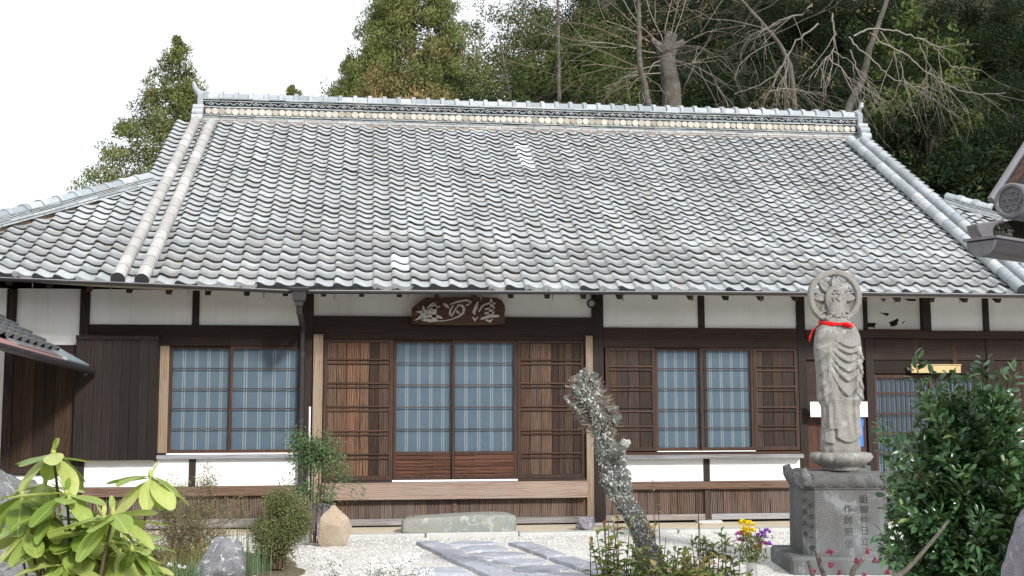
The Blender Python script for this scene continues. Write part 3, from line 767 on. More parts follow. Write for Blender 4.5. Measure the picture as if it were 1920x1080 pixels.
# one S-shaped tile: x across, y up the slope (unit length), z out of the roof
TW = .237
PU = [(-.085, .010), (-.03, .036), (.05, .045), (.15, .041), (.27, .026), (.42, .008), (.58, -.003), (.74, -.003), (.89, .005), (1.03, .017)]
def tile_arrays():
    n = len(PU); V = []
    for u, h in PU: V.append((u*TW, 0, h+.030))
    for u, h in PU: V.append((u*TW, 1.12, h-.002))
    for u, h in PU: V.append((u*TW, .004, h+.013))
    V += [(PU[0][0]*TW-.002, 1.12, PU[0][1]-.02)]
    F = [(i, i+1, n+i+1, n+i) for i in range(n-1)]; m0 = len(F)
    F += [(2*n+i, 2*n+i+1, i+1, i) for i in range(n-1)]
    F += [(0, n, 3*n, 2*n)]
    return np.array(V, float), np.array(F), m0
TV, TF, TM0 = tile_arrays()
def tile_mesh(name, V, mats, F=None):
    me = np_mesh(name, V, TF if F is None else F)
    for m_ in mats: me.materials.append(m_)
    return me
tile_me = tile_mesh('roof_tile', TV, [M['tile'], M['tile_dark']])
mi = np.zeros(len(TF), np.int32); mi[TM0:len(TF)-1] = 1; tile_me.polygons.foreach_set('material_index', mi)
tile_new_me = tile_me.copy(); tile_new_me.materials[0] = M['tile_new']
SROW = [-.075, .142, .391, .622, .872, 1.091, 1.356, 1.574, 1.797, 1.968, 2.172, 2.335, 2.517, 2.702, 2.891, 3.100, 3.298, 3.499, 3.704, 3.896, 4.056, 4.237, 4.421, 4.627, 4.818, 5.013, 5.211, 5.413, 5.599, 5.808, 6.0, 6.196, 6.36]
def tile_ok(x, s):
    xc = x+TW*.5
    if xc < -2.50: return xc > XL+s*CS+.17
    if xc > 9.90: return xc < XR-s*CS-.17
    return True
rt = np.random.default_rng(17)
tiles = []
for k in range(-24, 56):
    x0 = .115+TW*k
    if x0+TW < XL or x0 > XR: continue
    for i in range(len(SROW)-1):
        if tile_ok(x0, SROW[i]+.1): tiles.append((x0, SROW[i], SROW[i+1]-SROW[i], i, k))
def tile_matrix(x0, s, L):
    p = RP(x0, s, 0); q = RP(x0, s+L, 0)
    ang = math.atan2(q[2]-p[2], q[1]-p[1]); z2 = RP(x0+TW, s, 0)[2]-p[2]
    a, b, c = rt.normal(0, 1, 3)
    return T(p[0]+a*.003, p[1]+b*.005, p[2]+c*.0025) @ Matrix.Rotation(-math.atan2(z2, TW), 4, 'Y') @ Matrix.Rotation(ang+rt.normal(0, .006), 4, 'X') @ Matrix.Rotation(rt.normal(0, .012), 4, 'Z') @ Matrix.Diagonal((1, L, 1, 1))
def cam_px(p):
    q = np.array(p)-CAM_POS; z = q@_f; return 960+FPX*(q@_r)/z, 540-FPX*(q@_u)/z, z
EAVE = [t_ for t_ in tiles if t_[3] == 0]; REST = [t_ for t_ in tiles if t_[3] > 0]
def tkey(t_):
    px, py, z = cam_px(RP(t_[0]+.1, t_[1]+.1)); return z + (100 if px < -10 or px > 1925 else 0) - 2.2*t_[2]*4
REST.sort(key=tkey)
new_tiles = {(13, 22), (13, 23), (13, 24), (13, 25), (13, 26), (13, 27), (4, 2), (4, 3)}
for j, (x0, s, L, i, k) in enumerate(REST[:300]):
    o = link('roof_tile', tile_new_me if (k, i) in new_tiles else tile_me, roof); o.matrix_local = tile_matrix(x0, s, L)
Vs, Fs, Ms = [], [], []
newV = []
for j, (x0, s, L, i, k) in enumerate(REST[300:]):
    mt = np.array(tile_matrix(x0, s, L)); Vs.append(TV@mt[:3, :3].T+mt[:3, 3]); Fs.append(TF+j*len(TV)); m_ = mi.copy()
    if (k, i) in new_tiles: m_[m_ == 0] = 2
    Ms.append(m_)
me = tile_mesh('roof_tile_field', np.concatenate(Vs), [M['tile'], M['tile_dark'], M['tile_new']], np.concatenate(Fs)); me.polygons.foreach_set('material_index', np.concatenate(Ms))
link('roof_tile_field', me, roof, kind='stuff')
# eave tiles: the same curve with a hanging lip and a round end
def eave_mesh():
    n = len(PU); V = [tuple(v) for v in TV]; F = [tuple(f) for f in TF]; mats = list(mi)
    b = len(V)
    for u, h in PU[3:]: V.append((u*TW, -.004, h+.031))
    for u, h in PU[3:]: V.append((u*TW, -.004+.012, h-.022 if u < .95 else h-.01))
    m = n-3
    for i in range(m-1): F.append((b+m+i, b+m+i+1, b+i+1, b+i)); mats.append(1)
    c = len(V)
    for y in (-.012, .03):
        for q in range(12):
            a = 2*math.pi*q/12; V.append((.06*TW+.037*math.cos(a), y, .034+.037*math.sin(a)))
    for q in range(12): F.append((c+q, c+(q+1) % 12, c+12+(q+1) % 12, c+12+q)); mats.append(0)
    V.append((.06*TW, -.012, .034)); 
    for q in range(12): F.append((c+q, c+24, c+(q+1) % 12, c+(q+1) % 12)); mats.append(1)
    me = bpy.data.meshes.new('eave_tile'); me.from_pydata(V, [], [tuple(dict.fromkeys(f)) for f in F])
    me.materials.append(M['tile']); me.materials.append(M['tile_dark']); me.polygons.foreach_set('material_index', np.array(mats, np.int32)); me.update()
    return me
em = eave_mesh(); em2 = em.copy(); em2.materials[1] = M['tile']
for x0, s, L, i, k in EAVE:
    o = link('eave_tile', em2 if rt.random() < .45 else em, roof); o.matrix_local = tile_matrix(x0, s, L)
# barrel tiles down the verges
def roll_mesh():
    n = 14; V = []; F = []
    for y, r in ((0, .088), (.05, .088), (.051, .081), (1.0, .080)):
        for q in range(n):
            a = 2*math.pi*q/n; V.append((r*math.cos(a), y, r*math.sin(a)))
    for k in range(3):
        for q in range(n): F.append((k*n+q, k*n+(q+1) % n, (k+1)*n+(q+1) % n, (k+1)*n+q))
    F.append(tuple(range(n)))
    me = bpy.data.meshes.new('barrel_tile'); me.from_pydata(V, [], F); me.polygons.foreach_set('use_smooth', np.ones(len(F), bool)); me.set_sharp_from_angle(angle=.7)
    me.materials.append(M['tile_roll']); me.materials.append(M['tile_dark']); 
    return me
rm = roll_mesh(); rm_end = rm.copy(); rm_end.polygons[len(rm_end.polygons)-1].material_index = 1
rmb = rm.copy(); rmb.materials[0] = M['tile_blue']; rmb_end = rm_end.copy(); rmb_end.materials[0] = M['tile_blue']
for xb, xt, blue in ((-1.945, -1.90, 0), (-2.225, -2.16, 0), (9.34, 9.34, 1), (9.59, 9.595, 1)):
    nseg = 22; s0, s1 = -.10, 6.16
    for k in range(nseg):
        sa = s0+(s1-s0)*k/nseg; L = (s1-s0)/nseg*1.03; xx = xb+(xt-xb)*k/nseg
        p = RP(xx, sa, .075); q = RP(xx, sa+L, .075)
        ms = (rmb_end if k == 0 else rmb) if blue else (rm_end if k == 0 else rm)
        o = link('barrel_tile', ms, roof)
        o.matrix_local = T(*p) @ Matrix.Rotation(math.atan2(q[2]-p[2], q[1]-p[1])+rt.normal(0, .006), 4, 'X') @ Matrix.Rotation(rt.normal(0, .008), 4, 'Z') @ Matrix.Rotation(rt.uniform(0, 6) if k else 0, 4, 'Y') @ Matrix.Diagonal((1, L, 1, 1))
# ridge
R0, R1 = -2.10, 9.68
ridge = box('ridge', M['mud'], hall, R0+.03, R1-.03, 4.60, 5.30, 6.22, 6.42, 0)
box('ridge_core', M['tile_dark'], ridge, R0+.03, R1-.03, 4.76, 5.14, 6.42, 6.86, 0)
def course(z0, z1, yf, n, mat=None, tilt=0.0):
    me = MB().box(0, (R1-R0)/n-.004, yf, 9.9-yf, 0, z1-z0).mesh('ridge_tile', bevel=.006); me.materials.append(mat or M['tile_blue'])
    for k in range(n):
        o = link('ridge_tile', me, ridge); o.matrix_local = T(R0+(R1-R0)*k/n, rt.normal(0, .004), z0+rt.normal(0, .0018)) @ Matrix.Rotation(rt.normal(0, .004), 4, 'Y')
course(6.42, 6.450, 4.665, 42); course(6.464, 6.508, 4.70, 41, M['tile_roll']); course(6.521, 6.541, 4.735, 43); course(6.551, 6.570, 4.715, 40)
course(6.695, 6.720, 4.71, 43); course(6.805, 6.825, 4.72, 41); course(6.836, 6.862, 4.695, 42)
dm = MB().tube([(0, 0, 0), (0, .05, 0)], .056, 14).mesh('ridge_disc', True); dm.materials.append(M['tile_disc'])
nd = 103
box('ridge_band', M['mud_pale'], ridge, R0+.03, R1-.03, 4.745, 4.76, 6.578, 6.692, 0)
for k in range(nd):
    sc = rt.choice([1, 1, 1, .86, .93]); o = link('ridge_disc', dm, ridge)
    o.matrix_local = T(R0+.09+(R1-R0-.18)*k/(nd-1), 4.722+rt.normal(0, .003), 6.634+rt.normal(0, .002)) @ Matrix.Diagonal((sc, 1, sc, 1))
def wave_mesh():
    """one period of the openwork wave: an arch and a trough of thin tile"""
    mb = MB(); p = .126; n = 8
    for seg, sg in ((0, 1), (1, -1)):
        cx = p*(.25+.5*seg); ro, ri = p*.275, p*.205
        for i in range(n):
            a0, a1 = math.pi*i/n, math.pi*(i+1)/n
            c = lambda a, r: (cx-r*math.cos(a), sg*(r*math.sin(a))*.95-sg*.013)
            q = [c(a0, ri), c(a0, ro), c(a1, ro), c(a1, ri)]
            vs = [(x_, 0, z_) for x_, z_ in q]+[(x_, .05, z_) for x_, z_ in q]
            mb.add(vs, [(0, 1, 2, 3), (0, 4, 5, 1), (2, 6, 7, 3), (1, 5, 6, 2), (3, 7, 4, 0)])
    return mb.mesh('wave_tile')
wm = wave_mesh(); wm.materials.append(M['tile_blue']); nw = 93
for k in range(nw):
    o = link('wave_tile', wm, ridge); o.matrix_local = T(R0+.04+.126*k, 4.722, 6.765) @ Matrix.Diagonal((1, 1, 1.0, 1))
    if k % 2 == 0 or rt.random() < .3:
        box('mortar_fill', M['tile_disc'], ridge, R0+.04+.126*(k+.75)-.02, R0+.04+.126*(k+.75)+.02, 4.735, 4.76, 6.775, 6.80, .004)
def cap_mesh():
    n = 12; V = []; F = []
    for x, r in ((0, .138), (.065, .136), (.066, .112), (.262, .113)):
        for q in range(n+1):
            a = math.pi*q/n; V.append((x, 4.95-r*1.55*math.cos(a), 6.866+r*1.22*math.sin(a)))
    for k in range(3):
        for q in range(n): F.append((k*(n+1)+q, k*(n+1)+q+1, (k+1)*(n+1)+q+1, (k+1)*(n+1)+q))
    F.append(tuple(range(n+1)))
    F.append(tuple(3*(n+1)+q for q in range(n+1)))
    me = bpy.data.meshes.new('ridge_cap_tile'); me.from_pydata(V, [], F); me.polygons.foreach_set('use_smooth', np.ones(len(F), bool)); me.set_sharp_from_angle(angle=.7); me.materials.append(M['tile_blue']); return me
cm = cap_mesh(); nc = 46
for k in range(nc):
    o = link('ridge_cap_tile', cm, ridge); o.matrix_local = T(R0+(R1-R0)*k/nc, rt.normal(0, .004), rt.normal(0, .003))
def ridge_end(sg, xe):
    """ridge end ornament: slab with stepped scrolls and an upturned horn"""
    e = MB(); x = lambda d: xe+sg*d
    e.prism([(4.60, 6.30), (5.30, 6.30), (5.36, 6.55), (5.20, 6.62), (5.20, 6.93), (5.08, 7.0), (4.82, 7.0), (4.70, 6.93), (4.70, 6.62), (4.54, 6.55)], x(0.0), x(.10), 'yz')
    o = e.build('ridge_end_ornament', M['tile_blue'], ridge, bevel=.012)
    for (yy, zz, rr) in ((4.60, 6.34, .065), (4.56, 6.46, .07), (4.60, 6.58, .06), (4.68, 6.68, .055)):
        MB().tube([(x(-.02), yy, zz), (x(.16), yy, zz)], rr, 12).build('scroll', M['tile_blue'], o, True)
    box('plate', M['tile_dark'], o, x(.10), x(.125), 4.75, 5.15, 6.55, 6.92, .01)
    pts = [(x(-.02), 4.95, 6.92), (x(.05), 4.95, 6.95), (x(.12), 4.95, 7.01), (x(.18), 4.95, 7.10), (x(.205), 4.95, 7.20)]
    MB().tube(pts, [.085, .078, .062, .045, .028], 12).build('horn', M['tile_blue'], o, True)
ridge_end(-1, R0-.0); ridge_end(1, R1+.0)
# hip ridges running down from the verges to the corners
def hip(sg):
    xg = -2.46 if sg < 0 else 9.86; xe = XL if sg < 0 else XR
    h = link('hip_ridge', None, hall); prev = None
    sA, sB = smax(xg+sg*.02)-.02, 0.15
    P = lambda t, up: Vector((xg+(xe-xg)*t, 0, 0)).xyz
    nseg = 14
    a = Vector(RP(xg, sA, .02))-Vector((0, 0, .05)); b = Vector(RP(xe-sg*.10, .12, .02))-Vector((0, 0, .05))
    d = (b-a); L = d.length; d.normalize(); side = d.cross(Vector((0, 0, 1))).normalized(); up = side.cross(d)
    if up.z < 0: up = -up
    Mx = Matrix(((d.x, side.x, up.x, a.x), (d.y, side.y, up.y, a.y), (d.z, side.z, up.z, a.z), (0, 0, 0, 1)))
    core = MB().box(0, L, -.12, .12, -.10, .085).build('hip_core', M['mud'], h); core.matrix_local = Mx
    for z0, z1, hw, n in ((-.03, -.006, .20, 14), (.0, .034, .185, 13), (.039, .054, .16, 14), (.060, .075, .155, 13), (.081, .098, .15, 14)):
        me = MB().box(0, L/n-.004, -hw, hw, 0, z1-z0).mesh('hip_tile', bevel=.006); me.materials.append(M['tile_blue'])
        for k in range(n):
            o = link('hip_tile', me, h); o.matrix_local = Mx @ T(L*k/n, rt.normal(0, .003), z0+rt.normal(0, .0015))
    n = 17; me = cap_mesh()
    me.transform(Matrix.Diagonal((L/n/.25, .72, .54, 1)) @ T(0, -4.95, -6.866))
    for k in range(n):
        o = link('hip_cap_tile', me, h); o.matrix_local = Mx @ T(L*(k+1)/n, 0, .098+rt.normal(0, .003)) @ Matrix.Rotation(math.pi, 4, 'Z')
hip(-1); hip(1)
# rafters and gutter
for k in range(-11, 28):
    xx = .21+.468*k
    if not XL+.4 < xx < XR-.4: continue
    p = RP(xx, .02, -.09); q = RP(xx, 1.1, -.09)
    rf = MB(); w = .032
    a = [(xx-w, *RP(xx, .0, -.155)[1:]), (xx+w, *RP(xx, .0, -.155)[1:]), (xx+w, *RP(xx, .0, -.077)[1:]), (xx-w, *RP(xx, .0, -.077)[1:])]
    b = [(xx-w, *RP(xx, 1.12, -.155)[1:]), (xx+w, *RP(xx, 1.12, -.155)[1:]), (xx+w, *RP(xx, 1.12, -.077)[1:]), (xx-w, *RP(xx, 1.12, -.077)[1:])]
    rf.add(a+b, [(0, 1, 2, 3), (4, 7, 6, 5), (0, 4, 5, 1), (1, 5, 6, 2), (2, 6, 7, 3), (3, 7, 4, 0)]).build('rafter', WD, hall)
def gutter(pts):
    g = MB(); n = 10; r0, r1 = .034, .030; V = []; F = []
    for p in pts:
        for r in (r0, r1):
            for q in range(n+1):
                a = math.pi+math.pi*q/n; V.append((p[0], p[1]+r*math.cos(a), p[2]+r*math.sin(a)))
    m = 2*(n+1)
    for i in range(len(pts)-1):
        for q in range(n):
            F.append((i*m+q, i*m+q+1, (i+1)*m+q+1, (i+1)*m+q)); F.append((i*m+n+1+q, (i+1)*m+n+1+q, (i+1)*m+n+2+q, i*m+n+2+q))
        F.append((i*m, (i+1)*m, (i+1)*m+n+1, i*m+n+1)); F.append((i*m+n, i*m+2*n+1, (i+1)*m+2*n+1, (i+1)*m+n))
    o = g.add(V, F).build('gutter', M['gutter'], hall, True)
    MB().tube([(p[0], p[1]-.034, p[2]+.004) for p in pts], .0055, 6).build('gutter_lip_glint', M['metal'], o)  # pale rod: the highlight along the lip is put into its colour
    return o
GL = gutter([(-5.2, -1.03, 3.145), (-3.576, -1.03, 3.072), (-1.856, -1.03, 3.018), (-.12, -1.03, 2.950)])
GR = gutter([(-.03, -1.03, 2.952), (.82, -1.03, 2.958), (4.87, -1.03, 2.988), (7, -1.03, 2.998), (12.8, -1.03, 2.99)])
for g_, x0_, x1_, za, zb in ((GL, -5.0, -.4, 3.12, 2.96), (GR, .35, 12.5, 2.955, 2.99)):
    xx = x0_
    while xx < x1_:
        z = za+(zb-za)*(xx-x0_)/(x1_-x0_)
        MB().tube([(xx, -1.05, z-.02), (xx, -1.03, z-.05), (xx, -1.03, z-.10)], .006, 5).build('gutter_hook', M['gutter'], g_); xx += .9
hp = MB()
def sq(w, d, z): return [(-.075-w, -1.03-d, z), (-.075+w, -1.03-d, z), (-.075+w, -1.03+d, z), (-.075-w, -1.03+d, z)]
lv = [sq(.10, .09, 3.0), sq(.125, .11, 2.985), (sq(.115, .10, 2.95)), sq(.085, .08, 2.94), sq(.072, .07, 2.83), sq(.05, .05, 2.82), sq(.045, .045, 2.77)]
V = [p for l_ in lv for p in l_]; F = [(k*4+i, k*4+(i+1) % 4, k*4+4+(i+1) % 4, k*4+4+i) for k in range(6) for i in range(4)]+[(0, 1, 2, 3), (27, 26, 25, 24)]
rw = MB().add(V, F).build('rain_head', M['gutter'], hall, bevel=.005)
MB().tube([(-.075, -1.03, 2.78), (-.075, -1.0, 2.70), (-.075, -.16, 2.58), (-.08, -.07, 2.48), (-.08, -.065, 1.0), (-.08, -.065, .02)], .036, 12).build('downpipe', M['gutter'], hall, True)
for z in (2.2, 1.35, .6): MB().tube([(-.08, -.065, z), (-.08, -.065, z+.05)], .042, 12).build('pipe_collar', M['gutter'], hall, True)
# ------------------------------------------------------------------ name board over the door
def brush(mb, pts, k, y, ox, oz):
    """one brush stroke of varying width, raised from the board"""
    P = [(ox+x*k, oz-z*k, w*k*.5) for x, z, w in pts]
    n = len(P); L, Rr = [], []
    for i, (x, z, w) in enumerate(P):
        a, b = P[max(i-1, 0)], P[min(i+1, n-1)]
        dx, dz = b[0]-a[0], b[1]-a[1]; d = math.hypot(dx, dz) or 1
        L.append((x-dz/d*w, z+dx/d*w)); Rr.append((x+dz/d*w, z-dx/d*w))
    vs = [(p[0], y, p[1]) for p in L+Rr]+[(p[0], y+.012, p[1]) for p in L+Rr]; m = 2*n
    fs = []
    for i in range(n-1):
        fs += [(i, i+1, n+i+1, n+i), (i, m+i, m+i+1, i+1), (n+i, n+i+1, m+n+i+1, m+n+i)]
    fs += [(0, n, m+n, m), (n-1, m+n-1, m+2*n-1, 2*n-1)]
    # round ends
    for x, z, w in (P[0], P[-1]):
        b = len(vs); q = 8
        vs += [(x+w*math.cos(2*math.pi*i/q), y-.0004, z+w*math.sin(2*math.pi*i/q)) for i in range(q)]; fs.append(tuple(b+i for i in range(q)))
    mb.add(vs, fs)
bo = on_y(860, 610, -.14)
bk = 8.0; K = .00735/8*.97          # board drawing unit in metres
nb = thing('name_board', 'dark carved name board with pale brush characters over the entrance doors', 'name board', (float(bo[0]), -.14, 2.625))
outline = [(272, 522), (268, 400), (272, 290), (340, 232), (420, 162), (480, 138), (700, 132), (900, 124), (1100, 122), (1300, 126), (1520, 128), (1600, 160), (1645, 235), (1652, 290), (1640, 400), (1648, 518), (1300, 532), (900, 538), (500, 530)]
OX, OZ = -960*K, 525*K
MB().prism([(OX+x*K, OZ-z*K) for x, z in outline][::-1], .0, .05).build('board', M['wood_sign'], nb, bevel=.006)
M['paint_pale'] = plain('pale lettering paint', (.50, .48, .40), .8, .2, var=.18, vs=25)
CH = {
 'a': [[(350, 348, 22), (430, 352, 40), (520, 328, 40)], [(435, 268, 22), (450, 340, 50), (440, 440, 50)], [(430, 380, 40), (380, 440, 34), (322, 470, 14)], [(430, 458, 42), (540, 476, 46), (632, 468, 40)],
       [(495, 292, 14), (560, 240, 36), (612, 218, 38)], [(602, 220, 42), (602, 330, 66), (590, 462, 56)], [(530, 312, 24), (600, 284, 42), (674, 268, 18)], [(470, 346, 52), (590, 362, 60)], [(480, 412, 38), (600, 402, 50), (700, 430, 32), (716, 446, 14)]],
 'b': [[(742, 228, 28), (780, 256, 46), (808, 280, 22)], [(826, 234, 10), (950, 190, 28), (1075, 168, 28), (1146, 194, 18), (1102, 236, 22), (1056, 248, 10)], [(880, 245, 18), (835, 320, 28), (828, 378, 32), (852, 404, 28), (884, 358, 22), (915, 296, 20), (955, 254, 18)],
       [(945, 244, 22), (1010, 250, 36), (1040, 300, 40), (1024, 360, 36), (960, 410, 24), (850, 455, 14), (740, 476, 12), (640, 482, 12)], [(935, 335, 34), (960, 360, 30)]],
 'c': [[(1242, 190, 16), (1216, 270, 50), (1180, 350, 46), (1200, 372, 24)], [(1172, 425, 22), (1196, 468, 38), (1238, 420, 16)], [(1258, 336, 20), (1300, 264, 26), (1345, 230, 24), (1425, 212, 24)],
       [(1438, 158, 30), (1452, 250, 54), (1432, 330, 50), (1420, 400, 44)], [(1395, 206, 22), (1492, 214, 28)], [(1355, 300, 24), (1482, 276, 34)], [(1350, 362, 28), (1472, 350, 38)], [(1295, 444, 30), (1420, 402, 46), (1545, 400, 36)], [(1368, 460, 26), (1430, 484, 36), (1452, 452, 22)]]}
for key in CH:
    mb = MB()
    for st in CH[key]: brush(mb, st, K, -.011, OX, OZ)
    link('character', mb.mesh('character'), nb, M['paint_pale'])
# round lamp under the eaves
lp = on_y(1109, 569, -.12)
lt = thing('eaves_lamp', 'small round black floodlight fixed to the right entrance post under the eaves', 'lamp', lp)
MB().tube([(0, 0, 0), (0, .03, 0), (0, .10, 0)], [.062, .060, .03], 16).build('housing', M['black'], lt, True)
MB().tube([(0, -.008, 0), (0, -.002, 0)], .04, 14).build('lens', M['metal'], lt, True)
MB().tube([(.0, .06, 0), (.06, .08, .0), (.075, .13, 0)], .012, 6).build('bracket', M['black'], lt)
# white pole by the downpipe
a = at(581, 765, 14.0); b = at(581, 935, 13.9)
po = thing('garden_pole', 'thin white pole standing beside the downpipe and the nandina', 'pole', (a[0], a[1], 0))
MB().tube([(0, 0, .0), (0, 0, a[2])], .011, 8).build('rod', M['white_pole'], po); MB().tube([(0, 0, a[2]-.01), (0, 0, a[2]+.015)], .013, 8).build('cap', M['white_pole'], po)
# notices by the right entrance
nt = on_y(1574, 767, -.16)
o = thing('notice_sheet', 'white blank notice sheet hanging behind the stone statue', 'notice', (nt[0], -.16, nt[2]))
box('sheet', M['paper'], o, -.41, .40, 0, .004, -.105, .10, 0); MB().tube([(-.42, .004, .105), (.41, .004, .105)], .008, 6).build('hanger_rod', M['wood_frame_x'], o)
nt = on_y(1611, 810, -.10)
o = thing('blue_box', 'bright blue plastic box on the wall below the white notice', 'box', (nt[0], -.10, nt[2]))
box('case', M['blue_plastic'], o, -.08, .06, 0, .1, -.20, .20, .008); box('lid', M['blue_plastic'], o, -.085, .065, -.008, .1, .08, .21, .006)
nt = on_y(1757, 691, -.10)
o = thing('entrance_plate', 'yellow wooden board above the lattice doors of the right entrance', 'board', (nt[0], -.08, nt[2]))
box('board', M['wood_yellow'], o, -.36, .36, 0, .025, -.06, .045, .004); box('edge', M['wood_yellow'], o, -.37, .37, -.01, .03, .0455, .06, .003)

# ------------------------------------------------------------------ low wing on the left with its own tiled eave
A1, A0 = np.array(on_y(166, 688, -.28)), np.array(on_y(-60, 626, -3.1))
wing = thing('left_wing', 'low annex at the left edge with small tiled roof and rust red sheet metal eave', 'building', (A0[0], A0[1], 0))
def wl(p): return (p[0]-A0[0], p[1]-A0[1], p[2])
d = A1-A0; Ld = np.linalg.norm(d); d = d/Ld; sd = np.array([d[1], -d[0], 0.0]); sd /= np.linalg.norm(sd)     # sd points to the yard
upv = -sd*math.cos(.50)+np.array([0, 0, math.sin(.50)]); nv = np.cross(upv, d); nv = nv if nv[2] > 0 else -nv
def WPt(t, s, n): return wl(A0+d*t*Ld+upv*s+nv*n)
def strip(name, mat, s0, s1, n0, n1, t0=-.5, t1=1.0, parent=None):
    vs = [WPt(t, s, n) for t in (t0, t1) for s in (s0, s1) for n in (n0, n1)]
    return MB().add(vs, [(0, 1, 3, 2), (4, 6, 7, 5), (0, 4, 5, 1), (2, 3, 7, 6), (0, 2, 6, 4), (1, 5, 7, 3)]).build(name, mat, parent or wing)
wr = strip('roof', M['soffit'], .0, 1.22, -.05, -.02)
g = []
for t in (-.5, 1.03): g.append(np.array(WPt(t, -.04, -.03)))
MB().tube(g, .045, 10).build('gutter', M['gutter'], wing, True)
strip('sheet_metal_eave', M['copper'], .0, .22, -.015, .0, -.5, .80); strip('sheet_metal_flashing', M['metal'], .10, .26, .003, .02, .42, .97)
strip('sheet_metal_flashing', M['sheet_blue'], .03, .62, .0, .022, .805, 1.02)
bm_ = Matrix(((d[0], upv[0], nv[0], 0), (d[1], upv[1], nv[1], 0), (d[2], upv[2], nv[2], 0), (0, 0, 0, 1)))
wt = np_mesh('wing_tile', TV*np.array([-1, 1, 1])*np.array([.8, 1, 1]), TF); wt.materials.append(plain('dark glossy tile', (.17, .175, .18), .35, .5, var=.3, vs=20)); wt.materials.append(M['tile_dark'])
for r_ in range(5):
    for k in range(20):
        if k*.19 > Ld*.82: continue
        p = WPt(.86-k*.19/Ld, .26+r_*.20, .01)
        link('wing_tile', wt, wr).matrix_local = T(*p) @ bm_ @ Matrix.Diagonal((1, .2, 1, 1))
# white and boarded side of the wing
q0 = np.array(on_y(14, 760, -.55)); 
box('wall_panel', PLA, wing, wl(q0)[0]-2.2, wl(q0)[0]-.9, wl(q0)[1]-2.5, wl(q0)[1]+.3, .0, 2.3, 0)
# ------------------------------------------------------------------ corner of the gate roof at the right edge
gp = at(1900, 408, 6.0)
gate = thing('gate_roof', 'corner of a gate roof with large round crest tile poking in at the right edge', 'roof', (at(2075, 600, 6.6)[0], at(2075, 600, 6.6)[1], 0))
G0 = np.array([gate.location[0], gate.location[1], 0])
def gl(p): return tuple(np.array(p)-G0)
ax = unit(np.array([_r*0.80+_f*0.60-np.array([0, 0, .0])]))[0]; ax[2] = 0; ax = ax/np.linalg.norm(ax)
GT = plain('dark smoked tile', (.12, .116, .126), .42, .5, var=.35, vs=22, bump=.2)
c0 = at(1897, 377, 5.9)
e = MB().tube([gl(c0), gl(c0+ax*.02), gl(c0+ax*1.4)], [.094, .094, .082], 28).build('round_tile', GT, gate, True)
GT2 = plain('near black tile', (.028, .026, .029), .45, .5, var=.3, vs=22, bump=.2)  # darker copy of the tile colour for the half round eave tile
# crest: raised rim and a flower of petals on the disc
sx = np.cross(ax, [0, 0, 1.0]); sx /= np.linalg.norm(sx)
def on_disc(u, v, w=0): return gl(c0 - ax*w + sx*u + np.array([0, 0, 1.0])*v)
rim = MB(); ring = [on_disc(.080*math.cos(a), .080*math.sin(a), .003) for a in np.linspace(0, 2*math.pi, 29)]
rim.tube(ring, .013, 6, False).build('rim', GT, e, True)
for k in range(6):
    a0 = 2*math.pi*k/6; pts = [on_disc(.036*math.cos(a0)+.017*math.cos(b_), .036*math.sin(a0)+.017*math.sin(b_), .002) for b_ in np.linspace(0, 2*math.pi, 9)]
    MB().tube(pts, .005, 5, False).build('crest_petal', GT, e, True)
MB().tube([on_disc(.013*math.cos(b_), .013*math.sin(b_), .002) for b_ in np.linspace(0, 2*math.pi, 9)], .006, 5, False).build('crest_centre', GT, e, True)
# curved corner tile below it, a scoop with moss inside
def gpx(u, v, d): return np.array(at(1763+u*.3428, 281+v*.3431, d))
back = _f*.16+ax*.03
sc_o = [(190, 404), (225, 398), (265, 396), (310, 386), (346, 374), (354, 390), (318, 404), (296, 420), (288, 444), (292, 468), (302, 486), (270, 492), (238, 497), (222, 476), (206, 448), (196, 424)]
n_ = len(sc_o); V = [gl(gpx(u, v, 5.84)) for u, v in sc_o]+[gl(gpx(u, v, 5.84)+back) for u, v in sc_o]
MB().add(V, [tuple(range(n_)), tuple(range(2*n_-1, n_-1, -1))]+[(i, i+n_, (i+1) % n_+n_, (i+1) % n_) for i in range(n_)]).build('corner_tile', GT, gate, bevel=.006)
mc = gpx(340, 452, 5.95)-G0
r = np.random.default_rng(3); O = mc+rand_dirs(r, 420)*np.array([.052, .04, .050])*r.uniform(.6, 1, (420, 1))
V, F, tt = stamp(LEAF2, O, rand_dirs(r, 420)+np.array([0, 0, .6]), rand_dirs(r, 420), .011, .008, r.random(420))
link('moss', np_mesh('moss', V, F, tt), gate, leafmat('grey moss', [(0, (.05, .06, .04)), (1, (.20, .21, .16))], .9, .1, .05), kind='stuff')
# half round eave tile under it with a flat lid
c1 = gpx(228, 494, 5.72); sec = [(.082*math.cos(q), .082*math.sin(q)) for q in np.linspace(math.pi, 2*math.pi, 13)]
m_ = len(sec); V = [gl(c1+sx*u+np.array([0, 0, v])+ax*w) for w in (0, 1.6) for u, v in sec]
MB().add(V, [tuple(range(m_))[::-1], tuple(m_+i for i in range(m_))]+[(i, i+1, m_+i+1, m_+i) for i in range(m_-1)]+[(m_-1, 0, m_, 2*m_-1)]).build('eave_tile', GT2, gate)
V = [gl(c1+sx*u+np.array([0, 0, v])-ax*.004) for u, v in sec]+[gl(c1+sx*u*.86+np.array([0, 0, v*.86-.006])-ax*.010) for u, v in sec]
MB().add(V, [(i, i+1, m_+i+1, m_+i) for i in range(m_-1)]+[tuple(range(m_, 2*m_))]).build('eave_tile_face', GT, gate)
V = [gl(c1+sx*u+np.array([0, 0, v])+ax*w) for w in (-.02, 1.6) for u, v in ((-.092, .001), (.092, .001), (.092, .014), (-.092, .014))]
